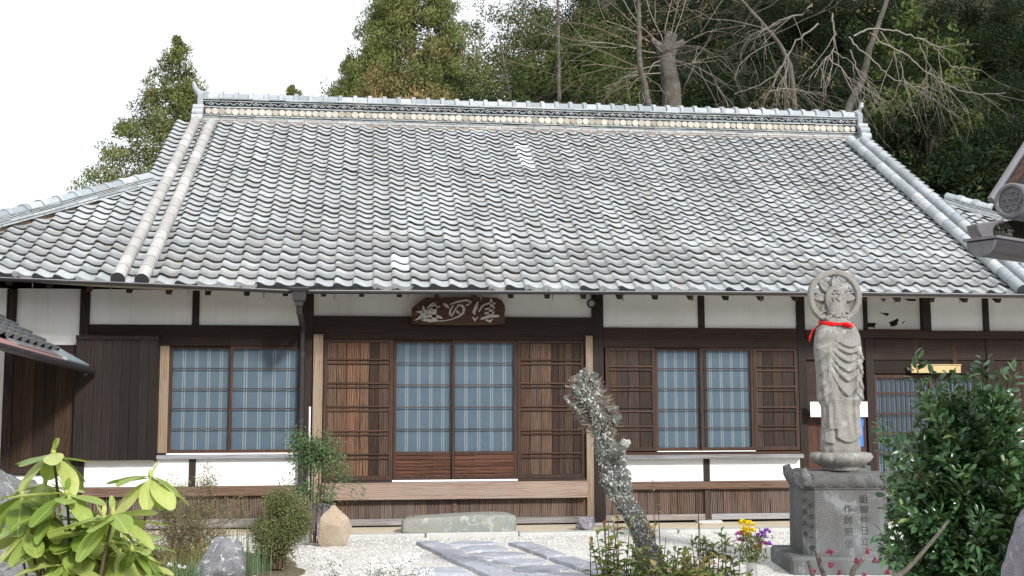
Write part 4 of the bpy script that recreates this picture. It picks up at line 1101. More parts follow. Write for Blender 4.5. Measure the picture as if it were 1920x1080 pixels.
MB().add(V, [(0, 1, 2, 3), (7, 6, 5, 4), (0, 4, 5, 1), (1, 5, 6, 2), (2, 6, 7, 3), (3, 7, 4, 0)]).build('eave_lid', GT, gate)
q_ = [gpx(u, v, 6.15) for u, v in ((300, 420), (385, 385), (900, 330), (900, 520), (285, 492))]; V = [gl(q) for q in q_]+[gl(q+_f*.10) for q in q_]; n_ = 5
MB().add(V, [tuple(range(n_)), tuple(range(2*n_-1, n_-1, -1))]+[(i, i+n_, (i+1) % n_+n_, (i+1) % n_) for i in range(n_)]).build('eave_board', M['wood_black'], gate)
p0, p1 = at(1868, 392, 6.6), at(1945, 270, 6.9)
MB().tube([gl(p0), gl(p1), gl(p1+(p1-p0)*.8)], .030, 4).build('bargeboard', M['wood_frame'], gate)
MB().tube([gl(p0+np.array([-.03, 0, .05])), gl(p1+np.array([-.03, 0, .05])), gl(p1+(p1-p0)*.8+np.array([-.03, 0, .05]))], .022, 6).build('verge_tile', GT, gate, True)
gtop = at(2075, 430, 6.6)
box('post', M['wood_black'], gate, -.08, .08, -.08, .08, 0, float(gtop[2])+.35, .008)
gs = [c0+ax*.25+np.array([0, 0, -.02]), c0+ax*1.45+np.array([0, 0, -.02]), p1+(p1-p0)*.8, p0+(p1-p0)*.2]
MB().add([gl(q) for q in gs]+[gl(q-np.array([0, 0, .04])) for q in gs], [(0, 1, 2, 3), (7, 6, 5, 4), (0, 4, 5, 1), (1, 5, 6, 2), (2, 6, 7, 3), (3, 7, 4, 0)]).build('roof_board', M['wood_black'], gate)

# ------------------------------------------------------------------ statue on its plinth
PLO = np.array(at(1573, 1062, 11.3)); PLO[2] = 0.0
prz = math.radians(-9)
plinth = thing('stone_plinth', 'dark carved stone plinth with engraved writing standing on gravel', 'plinth', PLO, prz)
HB = .16
box('base_slab', M['plinth'], plinth, -.56, .56, -.50, .55, -.05, HB-.03, .025)
def plinth_mesh():
    """square block with cut corners, a moulded band and a scalloped lotus cap"""
    a, ch = .405, .10; V = []; F = []
    base = [(-a+ch, -a), (a-ch, -a), (a, -a+ch), (a, a-ch), (a-ch, a), (-a+ch, a), (-a, a-ch), (-a, -a+ch)]
    ring = []
    for i in range(8):
        p, q = base[i], base[(i+1) % 8]; k = 14 if i % 2 == 0 else 5
        for j in range(k): ring.append((p[0]+(q[0]-p[0])*j/k, p[1]+(q[1]-p[1])*j/k, j/k, i))
    n = len(ring)
    Hh = .76
    lev = [(HB-.03, 1.0), (.25, 1.0), (.45, .995), (.60, .99), (.735, .985), (.738, .97), (.752, .97), (.755, 1.0)]
    for z, s in lev:
        for x, y, t, i in ring: V.append((x*s, y*s, z))
    for m, (z, s) in enumerate(((.79, 1.0), (.83, 1.0), (.865, .97), (.885, .90))):
        for x, y, t, i in ring:
            dcor = math.hypot(abs(x)-a, abs(y)-a); cor = math.exp(-(dcor/.10)**2)
            wv = abs(math.sin(math.pi*t*2+.3)) if i % 2 == 0 else .6
            V.append((x*(s+.006*wv), y*(s+.006*wv), z+(.006*wv+.050*cor)*(m/2.0 if m < 3 else 1.0)))
    L = len(lev)+4
    for k in range(L-1): F += [(k*n+i, k*n+(i+1) % n, (k+1)*n+(i+1) % n, (k+1)*n+i) for i in range(n)]
    V.append((0, 0, .90)); c = len(V)-1; b = (L-1)*n
    F += [(b+i, b+(i+1) % n, c) for i in range(n)]
    me = bpy.data.meshes.new('block'); me.from_pydata(V, [], F); me.polygons.foreach_set('use_smooth', np.ones(len(F), bool)); me.set_sharp_from_angle(angle=.6); return me
link('block', plinth_mesh(), plinth, M['plinth'])
def petal(cx, cy, rz, w, lean):
    # broad lotus petal laid over the cap edge, ribbed down its middle
    V = []; F = []; nu, nv_ = 13, 9
    for j in range(nv_):
        v = j/(nv_-1)
        for i in range(nu):
            u = 2*i/(nu-1)-1; hw = w*math.sqrt(max(0, 1-(abs(v-.45)/.62)**2.2))
            z = .768+.105*v+.012*(1-u*u); y = -(.022+.018*math.sin(math.pi*min(1, v*1.1)))*(1-.75*u*u)-.006*math.exp(-(u/.12)**2)
            q = (u*hw+lean*(v-.5), y); c_, s_ = math.cos(rz), math.sin(rz)
            V.append((cx+c_*q[0]-s_*q[1], cy+s_*q[0]+c_*q[1], z))
    for j in range(nv_-1):
        for i in range(nu-1): F.append((j*nu+i, j*nu+i+1, (j+1)*nu+i+1, (j+1)*nu+i))
    link('cap_petal', np_mesh('cap_petal', V, F, smooth=True), plinth, M['plinth'])
for k, (cx, w, le) in enumerate(((-.235, .10, .05), (-.075, .115, .03), (.09, .115, -.03), (.24, .10, -.05))): petal(cx, -.402, 0, w, le)
for cy in (-.2, 0, .2): petal(-.402, cy, -math.pi/2, .105, 0); petal(.402, cy, math.pi/2, .105, 0)
for sg in (-1, 1): petal(sg*.355, -.355, sg*math.pi/4, .06, 0)
for sx_, sy_ in ((-1, -1), (1, -1), (1, 1), (-1, 1)):
    MB().tube([(sx_*.36, sy_*.36, .80), (sx_*.385, sy_*.385, .87), (sx_*.40, sy_*.40, .925), (sx_*.375, sy_*.375, .945)], [.055, .06, .042, .012], 10).build('cap_corner', M['plinth'], plinth, True)
# engraved columns of writing
def engrave(body, size, x, z0, dz, y, rot=None):
    for k, ch in enumerate(body):
        me = text_mesh(ch, size, .0015); me.materials.append(M['carved'])
        o = link('engraved_character', me, plinth)
        R90 = Matrix.Rotation(math.radians(90), 4, 'X')
        o.matrix_local = (rot or Matrix()) @ T(x, y, z0-dz*k) @ R90 @ Matrix.Rotation(random.Random(k).uniform(-.05, .05), 4, 'Z')
engrave('組脚仲日立', .085, .155, .655, .098, -.4045); engrave('作師照信', .085, .005, .565, .108, -.4045)
dg = math.sqrt(2)*(.405-.05)
rc = Matrix.Rotation(math.radians(-45), 4, 'Z')
engrave('天和九年', .058, -.035, .64, .105, -dg-.0022, rc); engrave('北七十一四', .056, .035, .60, .10, -dg-.0022, rc)

SZ = .905
st_loc = (PLO[0]+.055, PLO[1], SZ)
statue = thing('stone_statue', 'tall grey stone statue in draped robe with pierced halo and lotus base', 'statue', st_loc, math.radians(-5)); statue.scale = (1.02, 1.02, 1.042)
def lotus(mb_n=16):
    V = []; F = []; n = 96
    prof = [(.16, 0), (.185, .012), (.18, .03), (.20, .045), (.255, .085), (.282, .13), (.272, .165), (.245, .172), (.0, .172)]
    for k, (r_, z) in enumerate(prof):
        for i in range(n):
            a = 2*math.pi*i/n; p = abs(math.sin(a*6)); pp = (p**.45)
            amp = (.0, .0, .0, .006, .016, .02, .012, .0, 0)[k]
            V.append(((r_+amp*pp)*math.cos(a), (r_+amp*pp)*math.sin(a)*.92, z-(.028*(1-pp) if k in (5, 6) else 0)))
    for k in range(len(prof)-1): F += [(k*n+i, k*n+(i+1) % n, (k+1)*n+(i+1) % n, (k+1)*n+i) for i in range(n)]
    return np_mesh('lotus_base', V, F, smooth=True)
link('lotus_base', lotus(), statue, M['statue'])
BZ = .172
def robe():
    nu, nz = 200, 260
    zk = np.array([0, .03, .086, .22, .43, .49, .52, .76, .97, 1.08, 1.14, 1.19, 1.22, 1.26])
    wk = np.array([.185, .192, .19, .178, .178, .212, .215, .215, .232, .222, .205, .175, .14, .10])
    dk = np.array([.145, .148, .14, .125, .12, .13, .13, .14, .15, .145, .135, .12, .105, .09])
    z = np.linspace(0, 1.26, nz); w = np.interp(z, zk, wk); dp = np.interp(z, zk, dk)
    a = np.arange(nu)*2*np.pi/nu
    Z, A = np.meshgrid(z, a, indexing='ij'); W = w[:, None]; D = dp[:, None]
    ca, sa = np.cos(A), np.sin(A)
    se = .82                                       # slightly boxy section
    X0 = np.sign(ca)*np.abs(ca)**se; Y0 = np.sign(sa)*np.abs(sa)**se
    x = X0*W; y = Y0*D
    front = np.clip(-Y0*1.6, 0, 1)
    disp = np.zeros_like(x)
    def ridge(dist, s): return np.exp(-(dist/s)**2)
    # U folds hanging right of centre
    for zb, h, wd, xc, am in ((.985, .05, .115, .075, .016), (.925, .055, .12, .07, .018), (.845, .075, .125, .06, .019), (.755, .10, .13, .055, .019), (.665, .13, .13, .05, .018), (.53, .17, .13, .045, .015)):
        t = (x-xc)/wd; zf = zb+h*np.abs(t)**1.6
        m = np.clip(1.25-np.abs(t), 0, 1)**.5*np.clip(1-np.clip((np.abs(t)-1)/.25, 0, 1), 0, 1)
        dz = Z-zf
        disp += am*m*front*np.where(dz > 0, np.exp(-(dz/.055)**2), np.exp(-(dz/.009)**2))
        disp -= .008*m*front*np.exp(-((dz+.016)/.010)**2)
    # long vertical edges
    for xe, z0, z1, am, sgn in ((-.062, .22, 1.16, .012, -1), (.118, .12, .95, .013, 1), (-.115, .30, 1.0, .008, -1)):
        xx = xe+.02*np.sin(Z*4+xe*30)
        dx = (x-xx)*sgn
        disp += am*front*np.clip((Z-z0)/.06, 0, 1)*np.clip((z1-Z)/.06, 0, 1)*np.where(dx > 0, 1, 0)*np.exp(-np.clip(dx, 0, 1)/.10)
    # sleeve drapery zigzag at both sides
    for zb, sl, am in ((.93, 1.3, .015), (.80, 1.5, .016), (.66, 1.5, .016), (.55, 1.3, .014)):
        for sg in (-1, 1):
            zf = zb-sl*(np.abs(x)-.13)*.8
            m = np.clip((np.abs(x)*1.0-.10)/.04, 0, 1)*(np.sign(x) == sg)*front
            dz = Z-zf
            disp += am*m*np.where(dz > 0, np.exp(-(dz/.07)**2), np.exp(-(dz/.008)**2))
    # neckline fan of folds
    for k in range(5):
        xl = .11-.05*k; dx = x-(.11-(1.17-Z)*(.15+.20*k)); disp += .008*front*np.clip((Z-.98)/.05, 0, 1)*np.clip((1.17-Z)/.03, 0, 1)*ridge(dx, .010)
    # hems
    hem = .095+.10*np.clip((np.abs(x-.035)/.15), 0, 2)**2
    hem2 = .215-.0*x
    disp += .020*front*np.where((x > -.065) & (Z > hem), 1, 0)*np.exp(-np.clip(Z-hem, 0, 1)/.25)
    disp += .016*front*np.where((x <= -.065) & (x > -.13) & (Z > hem2), 1, 0)*np.exp(-np.clip(Z-hem2, 0, 1)/.35)
    disp += .018*front*np.where((x <= -.10) & (Z > .08+.25*np.clip(-.10-x, 0, 1)), 1, 0)*np.exp(-np.clip(Z-.08, 0, 1)/.2)
    # skirt flutes
    disp += .006*np.sin(A*9+1)*np.clip(1-Z/.1, 0, 1)
    disp += .004*np.sin(A*14+Z*6)*np.clip((Z-.1)/.1, 0, 1)*np.clip((.9-Z)/.2, 0, 1)*front
    nx, ny = X0/W, Y0/D; ln = np.hypot(nx, ny); disp = disp*1.4-.004; x = x+nx/ln*disp; y = y+ny/ln*disp
    V = np.stack([x, y, Z+BZ], -1).reshape(-1, 3)
    i = np.arange(nz-1)[:, None]*nu; j = np.arange(nu)[None]; j2 = (j+1) % nu
    F = np.stack([i+j, i+j2, i+nu+j2, i+nu+j], -1).reshape(-1, 4)
    return np_mesh('robed_body', V, F, smooth=True)
link('robed_body', robe(), statue, M['statue'])
HZ = BZ+1.475
def halo():
    mb = MB(); n = 48; ro, ri, y0, y1 = .264, .208, .01, .08
    for i in range(n):
        pass
    V = []; F = []
    sec = [(ri, y0+.012), (ri+.012, y0), (ro-.012, y0), (ro, y0+.012), (ro, y1-.01), (ro-.01, y1), (ri+.01, y1), (ri, y1-.01)]; m = len(sec)
    for i in range(n):
        a = 2*math.pi*i/n; w_ = 1+.006*math.sin(5*a)
        for r_, y in sec: V.append((r_*w_*math.sin(a), y, HZ+r_*w_*math.cos(a)))
    for i in range(n):
        for k in range(m): F.append((i*m+k, i*m+(k+1) % m, ((i+1) % n)*m+(k+1) % m, ((i+1) % n)*m+k))
    return mb.add(V, F)
halo().build('halo_ring', M['statue'], statue, True)
for k in range(8):          # pointed lotus petals between medallion and ring
    a = 2*math.pi*k/8
    ca, sa = math.cos(a), math.sin(a)
    prof = [(.09, .034, .05), (.128, .054, .06), (.160, .046, .05), (.195, .022, .035), (.224, .006, .02)]
    V = []; F = []
    for r_, hw, d_ in prof:
        for (u, y) in ((-hw, .055), (-hw*.55, .055-d_*.7), (0, .055-d_*.55), (hw*.55, .055-d_*.7), (hw, .055), (0, .07)):
            V.append((r_*sa+u*ca, y, HZ-.01+(r_*ca-u*sa)*(1.02)))
    m = 6
    for i in range(len(prof)-1):
        for q in range(m): F.append((i*m+q, i*m+(q+1) % m, (i+1)*m+(q+1) % m, (i+1)*m+q))
    F += [tuple(range(m))[::-1], tuple((len(prof)-1)*m+q for q in range(m))]
    MB().add(V, F).build('halo_petal', M['statue'], statue, True)
def medallion():
    V = []; F = []; n = 40
    prof = [(1.0, .05), (1.0, .0), (.95, -.016), (.86, -.010), (.78, -.012), (.72, -.022), (.62, -.014), (.55, -.016), (.0, -.022)]
    for r_, y in prof:
        for i in range(n):
            a = 2*math.pi*i/n; V.append((.104*r_*math.sin(a), y, HZ-.03+.140*r_*math.cos(a)))
    for k in range(len(prof)-1): F += [(k*n+i, k*n+(i+1) % n, (k+1)*n+(i+1) % n, (k+1)*n+i) for i in range(n)]
    return np_mesh('medallion', V, F, smooth=True)
md = link('medallion', medallion(), statue, M['statue'])
for pts in ([(-.035, .055), (.0, .07), (.032, .05), (.015, .022), (-.012, .012), (.02, -.002), (.036, -.028), (.012, -.052), (-.03, -.045)], [(-.04, .025), (-.03, -.01), (-.012, -.03)], [(-.02, .09), (.02, .09)]):
    MB().tube([(x_, -.024, HZ-.03+z_) for x_, z_ in pts], .0085, 7).build('carved_sign', M['statue'], md, True)
# carved cloud of curls below the medallion, at the nape
r = np.random.default_rng(12)
for k in range(26):
    x_ = r.uniform(-.115, .115); z_ = BZ+1.225+.085*r.random()*(1-(x_/.13)**2)+.01
    MB().lathe([(.001, -.022), (.016, -.016), (.024, 0), (.016, .016), (.001, .022)], 9, (0, 0, 0)).build('curl', M['statue'], statue, True).matrix_local = T(x_, -.045-.02*(1-abs(x_)/.13), z_) @ Matrix.Rotation(r.uniform(0, 3), 4, 'Y') @ Matrix.Diagonal((1.15, .8, .75, 1))
MB().tube([(0, .03, BZ+1.16), (0, .03, BZ+1.42)], [.10, .085], 20).build('neck', M['statue'], statue, True)
# red cloth tied round the neck
rib = thing('red_ribbon', 'red cloth band knotted round the neck of the stone statue', 'ribbon', st_loc, math.radians(-5)); rib.scale = statue.scale
def band():
    n = 60; V = []; F = []
    for i in range(n):
        a = 2*math.pi*i/n; c_, s_ = math.cos(a), math.sin(a)
        rx, ry = .158, .150; zc = BZ+1.215-.022*(1 if s_ < 0 else 0)*abs(s_)+.006*math.sin(3*a)+.012*c_*-1
        for q in range(8):
            b_ = 2*math.pi*q/8; rr = 1+.05*math.cos(b_)*(1+.2*math.sin(a*7))
            V.append((rx*rr*c_, ry*rr*s_+.012, zc+.020*math.sin(b_)*(1+.35*math.sin(a*5+1))))
    for i in range(n):
        for q in range(8): F.append((i*8+q, i*8+(q+1) % 8, ((i+1) % n)*8+(q+1) % 8, ((i+1) % n)*8+q))
    return np_mesh('band', V, F, smooth=True)
link('band', band(), rib, M['red_cloth'])
MB().tube([(.02, -.146, BZ+1.2), (.05, -.156, BZ+1.195), (.085, -.143, BZ+1.19)], [.018, .027, .014], 10, flat=.7).build('knot', M['red_cloth'], rib, True)
MB().tube([(.06, -.150, BZ+1.185), (.10, -.140, BZ+1.172), (.125, -.123, BZ+1.178)], [.014, .011, .006], 8, flat=.6).build('ribbon_tail', M['red_cloth'], rib, True)
MB().tube([(-.15, .04, BZ+1.21), (-.225, .06, BZ+1.15), (-.25, .06, BZ+1.09), (-.256, .06, BZ+1.05)], [.010, .013, .016, .009], 8, flat=.5).build('ribbon_tail', M['red_cloth'], rib, True)
# ------------------------------------------------------------------ rocks
def ico(sub):
    import bmesh
    bm = bmesh.new(); bmesh.ops.create_icosphere(bm, subdivisions=sub, radius=1)
    V = np.array([v.co[:] for v in bm.verts]); F = np.array([[v.index for v in f.verts] for f in bm.faces]); bm.free(); return V, F
ICO = ico(5)
def rock(name, label, p, size, seed, mat, rz=0.0, rough=.25, flat=0.0, group=None, squareness=.6, sink=.12):
    """boulder: rounded box pushed about by noise, some of it cut by flat faces"""
    V0, F = ICO; r = np.random.default_rng(seed)
    Q = np.sign(V0)*np.abs(V0)**squareness; Q = Q/np.abs(Q).max(1, keepdims=True)*.35+V0*.65
    for k in range(9):
        nrm = unit(r.normal(size=3)); h = r.uniform(.62, .85)
        dd = Q@nrm - h; Q = Q - np.clip(dd, 0, None)[:, None]*nrm*.85
    off = r.uniform(0, 50, 3)
    dn = np.array([mnoise.fractal(Vector(q*1.6+off), .9, 2.1, 5) for q in Q]); d2 = np.array([mnoise.noise(Vector(q*9+off)) for q in Q])
    Q = Q*(1+rough*.5*dn+rough*.07*d2)[:, None]
    Q = Q*np.array(size)*.5
    Q[:, 2] += size[2]*(.5-sink)
    o = link(name, np_mesh(name, Q, F, smooth=True), None, mat, label, 'rock' if 'rock' in name or 'boulder' in name else 'stone', group)
    o.location = tuple(p); o.rotation_euler = (0, 0, rz); return o
def gpos(px, d): q = at(px, 768, d); return (q[0], q[1], 0.0)
rock('garden_rock', 'large grey rock behind the big leaved rhododendron at the left edge', gpos(5, 8.2), (1.10, .8, 1.38), 3, M['rock'], .3, .3)
rock('garden_rock', 'low pale grey rock at the bottom left corner under the rhododendron', (at(20, 1100, 5.6)[0], at(20, 1100, 5.6)[1], 0.0), (.75, .6, .98), 8, M['rock'], .2, .3)
rock('garden_rock', 'upright rounded rock with white lichen beside the green bulb leaves', gpos(420, 9.6), (.40, .36, .54), 21, M['rock_lichen'], .2, .12, squareness=.9)
rock('garden_rock', 'small pale rock at the foot of the rhododendron', gpos(255, 8.6), (.22, .2, .40), 27, M['rock'], .6, .2)
rock('door_stone', 'smooth brown upright stone by the left end of the entrance step', gpos(629, 13.35), (.40, .28, .50), 31, M['rock_brown'], .1, .10, squareness=.95)
rock('dark_stone', 'dark grey stone half hidden between clipped shrub and brown stone', gpos(590, 14.2), (.5, .3, .46), 35, M['rock_purple'], .3, .2)
rock('garden_rock', 'speckled purple grey boulder at the right edge before the glossy bush', (at(1950, 980, 5.9)[0], at(1950, 980, 5.9)[1], 0.0), (.46, .5, 1.22), 44, M['rock_purple'], .2, .2)
rock('base_rock', 'small flat stone in the shade of the right entrance jamb', gpos(1096, 14.75), (.30, .22, .20), 47, M['rock_purple'], .3, .2)
# the step stone under the entrance
def step_stone():
    V0, F = ICO; Q = np.sign(V0)*np.abs(V0)**.28; off = np.array([3.1, 8.2, 5.5])
    dn = np.array([mnoise.fractal(Vector(q*np.array([3, 1.2, .7])+off), .9, 2.1, 5) for q in Q])
    Q = Q*(1+.030*dn)[:, None]; P = Q*np.array([.705, .245, .115]); P[:, 2] += .095
    P[:, 0] += np.where(P[:, 1] < 0, 0, -.03)*np.sign(P[:, 0]); P[:, 2] += np.where(Q[:, 2] > 0, 1, 0)*.02*np.sin(P[:, 0]*2.2+.5)
    return np_mesh('step_stone', P, F, smooth=True)
o = link('step_stone', step_stone(), None, M['stone_step'], 'long greenish grey step stone lying before the entrance doors', 'step stone'); o.location = (1.90, -.72, 0); o.rotation_euler = (0, 0, -.01)

# ------------------------------------------------------------------ foliage helpers
def leaf_cloud(name, parent, mat, O, A, N_, L, W, tint, tpl=LEAF10, kind=None):
    V, F, t = stamp(tpl, O, A, N_, L, W, tint)
    return link(name, np_mesh(name, V, F, t), parent, mat, kind=kind)
def grow(rng, p, d, L, r, depth, out, tips, spread=.55, up=.15, nseg=4, kids=(2, 3), shrink=.72, wob=.12):
    """simple recursive branching, collects (points, radii) and tip positions with directions"""
    P = [np.array(p, float)]; d = unit(np.array([d], float))[0]
    for i in range(nseg):
        d = unit(np.array([d+rng.normal(0, wob, 3)+np.array([0, 0, up*.25])]))[0]; P.append(P[-1]+d*L/nseg)
    R = np.linspace(r, r*.62, nseg+1); out.append((np.array(P), R))
    if depth == 0:
        tips.append((P[-1], d)); return
    for k in range(rng.integers(kids[0], kids[1]+1)):
        i = rng.integers(max(1, nseg-2), nseg+1); nd = unit(np.array([d+rng.normal(0, spread, 3)+np.array([0, 0, up])]))[0]
        grow(rng, P[i], nd, L*shrink*rng.uniform(.75, 1.2), R[i]*.72, depth-1, out, tips, spread, up, nseg, kids, shrink, wob)
def branches(name, out, parent, mat, n=5):
    V, F = tubes_np(out, n); return link(name, np_mesh(name, V, F, smooth=True), parent, mat)

# ------------------------------------------------------------------ rhododendron with its big leaves
RH = at(190, 1080, 4.05); rh = thing('rhododendron', 'rhododendron with large yellow green leaves in whorls at the left edge', 'shrub', (RH[0], RH[1], 0))
LEAFBIG = []
def big_leaf(seed, curl, fold):
    r = random.Random(seed); n = 9; V = []; F = []
    prof = [.10, .40, .68, .88, .98, 1.0, .92, .70, .36]
    for i in range(n):
        u = i/(n-1)*.97+.02; hw = prof[i]*.5; zc = -curl*u*u
        V += [(u, hw, zc+fold*hw-.06*hw*hw), (u, hw*.5, zc+fold*hw*.35), (u, 0, zc), (u, -hw*.5, zc+fold*hw*.35), (u, -hw, zc+fold*hw-.06*hw*hw)]
    V.append((1.0, 0, -curl*1.02)); V.append((-.08, 0, .0))
    for i in range(n-1):
        for j in range(4): F.append((i*5+j, i*5+j+1, (i+1)*5+j+1, (i+1)*5+j))
    b = (n-1)*5; F += [(b, b+1, n*5), (b+1, b+2, n*5), (b+2, b+3, n*5), (b+3, b+4, n*5), (1, 0, n*5+1), (2, 1, n*5+1), (3, 2, n*5+1), (4, 3, n*5+1)]
    me = bpy.data.meshes.new('leaf'); me.from_pydata(V, [], [f[::-1] for f in F]); me.polygons.foreach_set('use_smooth', np.ones(len(F), bool)); me.materials.append(M['lf_rhodo']); return me
LEAFBIG = [big_leaf(k, c, f) for k, (c, f) in enumerate(((.10, .12), (.22, .16), (.02, .10), (.16, .05)))]
def place_leaf(parent, base, p, d, up, L, W, me):
    d = unit(np.array([d]))[0]; b = np.cross(up, d); b = b/max(np.linalg.norm(b), 1e-6); u = np.cross(d, b); q = np.array(p)-base
    o = link('leaf', me, parent); o.matrix_local = Matrix(((d[0]*L, b[0]*W, u[0]*L, q[0]), (d[1]*L, b[1]*W, u[1]*L, q[1]), (d[2]*L, b[2]*W, u[2]*L, q[2]), (0, 0, 0, 1)))
r = np.random.default_rng(77); base_rh = np.array([RH[0], RH[1], 0])
whorls = [(100, 850, 4.05, 11, 1.05), (42, 928, 3.95, 9, 1.05), (125, 925, 3.85, 10, 1.05), (282, 893, 4.15, 11, 1.05), (212, 965, 3.75, 12, 1.15), (105, 980, 4.0, 9, 1.0), (145, 1005, 3.9, 10, 1.05), (235, 1010, 4.1, 9, 1.0), (70, 1030, 4.2, 8, .95), (190, 1045, 4.0, 10, 1.05), (120, 1060, 3.8, 10, 1.0), (250, 1050, 4.15, 8, 1.0), (30, 990, 4.3, 7, .9), (160, 960, 4.15, 9, .95), (85, 905, 4.2, 8, .95), (180, 1085, 3.9, 9, 1.0), (90, 1085, 4.05, 8, .95), (240, 1095, 4.05, 8, 1.0)]
rw0 = np.random.default_rng(123)
for _ in range(16): whorls.append((float(rw0.uniform(20, 275)), float(rw0.uniform(965, 1095)), float(rw0.uniform(3.85, 4.35)), int(rw0.integers(8, 12)), float(rw0.uniform(.85, 1.05))))
stems = []
for (px, py, dd, n, sc) in whorls:
    c = np.array(at(px, py, dd)); a0 = r.uniform(0, 6.28)
    for k in range(n):
        a = a0+2*math.pi*k/n+r.uniform(-.22, .22)
        hor = np.array([math.cos(a), math.sin(a), 0]); drop = r.choice([-.12, -.05, -.55, -.85, -1.25], p=[.2, .18, .25, .22, .15])
        dv = hor+np.array([0, 0, drop]); dv = dv/np.linalg.norm(dv); upv_ = np.array([0, 0, 1.0])+hor*(-drop)*.9+r.normal(0, .15, 3)
        L = r.uniform(.115, .165)*sc; place_leaf(rh, base_rh, c+hor*.008-np.array([0, 0, .008*(k % 3)]), dv, upv_, L, L*r.uniform(.40, .52), LEAFBIG[r.integers(0, 4)])
    for k in range(2 if r.random() < .6 else 1):
        a = r.uniform(0, 6.28); dv = np.array([math.cos(a)*.6, math.sin(a)*.6, 1]); place_leaf(rh, base_rh, c, dv, np.array([math.cos(a), math.sin(a), -.3])*-1, .06*sc, .018*sc, LEAFBIG[2])
    bud = MB().lathe([(.001, -.012), (.007, -.004), (.009, .006), (.006, .018), (.001, .026)], 8).build('bud', plain('pale bud', (.34, .36, .08), .6, .3) if 'pale bud' not in bpy.data.materials else bpy.data.materials['pale bud'], rh, True); bud.location = tuple(c-base_rh)
    root = base_rh+np.array([r.uniform(-.10, .10), r.uniform(-.1, .1), .25]); midp = (c*.55+root*.45)+np.array([r.uniform(-.05, .05), r.uniform(-.05, .05), -.08])
    ts = np.linspace(0, 1, 8)[:, None]; P = root*(1-ts)**2+2*midp*ts*(1-ts)+c*ts**2
    stems.append((P-base_rh, np.linspace(.009, .0045, 8)))
stems.append((np.array([(0, 0, -.02), (.02, 0, .12), (0, 0, .3)]), np.array([.03, .024, .018])))
branches('stem', stems, rh, M['stem_brown'], 6)

# ------------------------------------------------------------------ small shrubs
def ball_shrub(name, label, p, size, n, L, mat, seed, stem=True, cat='shrub', squash=1.0, fill=.55, zc=.5, group=None, lumps=14, lump=.26, base=.05):
    r = np.random.default_rng(seed); o = thing(name, label, cat, p, 0, group)
    cen = rand_dirs(r, lumps)*np.array(size)*.5*(1-lump)*r.uniform(.55, 1.0, (lumps, 1)); cen[:, 2] += size[2]*zc+base
    k = r.integers(0, lumps, n); dv = rand_dirs(r, n); rad = np.array(size).mean()*lump*(r.random(n)**.4)[:, None]
    O = cen[k]+dv*rad; O[:, 2] = np.maximum(O[:, 2], .02)
    A = dv*.9+r.normal(0, .5, (n, 3))+np.array([0, 0, .35]); tint = np.clip(r.normal(.5, .16, n)+r.normal(0, .14, lumps)[k], 0, 1)
    leaf_cloud('foliage', o, mat, O, A, dv+r.normal(0, .6, (n, 3)), L*r.uniform(.7, 1.25, n), L*.42, tint, LEAF10 if L > .02 else LEAF2)
    out, tips = [], []
    for q in range(lumps):
        m_ = cen[q]*.5+r.normal(0, .03, 3); out.append((np.array([(r.normal(0, .03), r.normal(0, .03), 0), m_*np.array([.5, .5, .9]), cen[q]]), np.array([.012, .008, .004])))
        for q2 in range(3): out.append((np.array([cen[q], cen[q]+r.normal(0, .5, 3)*lump*np.array(size).mean(), cen[q]+r.normal(0, .8, 3)*lump*np.array(size).mean()]), np.array([.004, .003, .002])))
    branches('stem', out, o, M['stem_brown'], 4); return o
ball_shrub('clipped_shrub', 'rounded clipped shrub with small olive leaves before the downpipe', gpos(528, 11.3), (.62, .58, .74), 21000, .021, M['lf_shrub'], 4, lumps=46, lump=.20, zc=.47)
# nandina: leaf sprays on thin canes
def nandina(label, p, canes, seed):
    r = np.random.default_rng(seed); o = thing('nandina', label, 'shrub', p); out = []; LO, LA, LN = [], [], []
    for (dx, dy, h, fol) in canes:
        top = np.array([dx, dy, h]); b = np.array([dx*.3, dy*.3, 0]); out.append((np.array([b, (b+top)/2+r.normal(0, .02, 3), top]), np.array([.010, .008, .006])))
        for k in range(fol):
            a = r.uniform(0, 6.28); dv = np.array([math.cos(a), math.sin(a), r.uniform(-.1, .6)]); e = top+dv*r.uniform(.10, .26)+np.array([0, 0, r.uniform(-.16, .05)])
            out.append((np.array([top-np.array([0, 0, .04]), (top+e)/2+np.array([0, 0, .03]), e]), np.array([.003, .002, .0015])))
            m = 44; c = e+r.normal(0, .06, (m, 3)); LO.append(c); la = np.tile(dv, (m, 1))+r.normal(0, .6, (m, 3))+np.array([0, 0, -.45]); LA.append(la); LN.append(r.normal(0, .4, (m, 3))+np.array([0, -.3, 1]))
    LO, LA, LN = map(np.concatenate, (LO, LA, LN)); n = len(LO)
    leaf_cloud('foliage', o, M['lf_nandina'], LO, LA, LN, r.uniform(.032, .05, n), .016, np.clip(r.normal(.45, .25, n), 0, 1), LEAF10); branches('stem', out, o, M['stem_brown'], 4)
nandina('nandina with a fine green leaf crown on thin canes beside the white pole', gpos(592, 13.4), [(.0, 0, 1.12, 22), (.06, .05, 1.02, 16), (-.12, .0, .98, 14), (.14, -.03, .92, 12), (.02, -.06, .55, 8), (.22, 0, .66, 4), (-.08, .05, .6, 8)], 5)
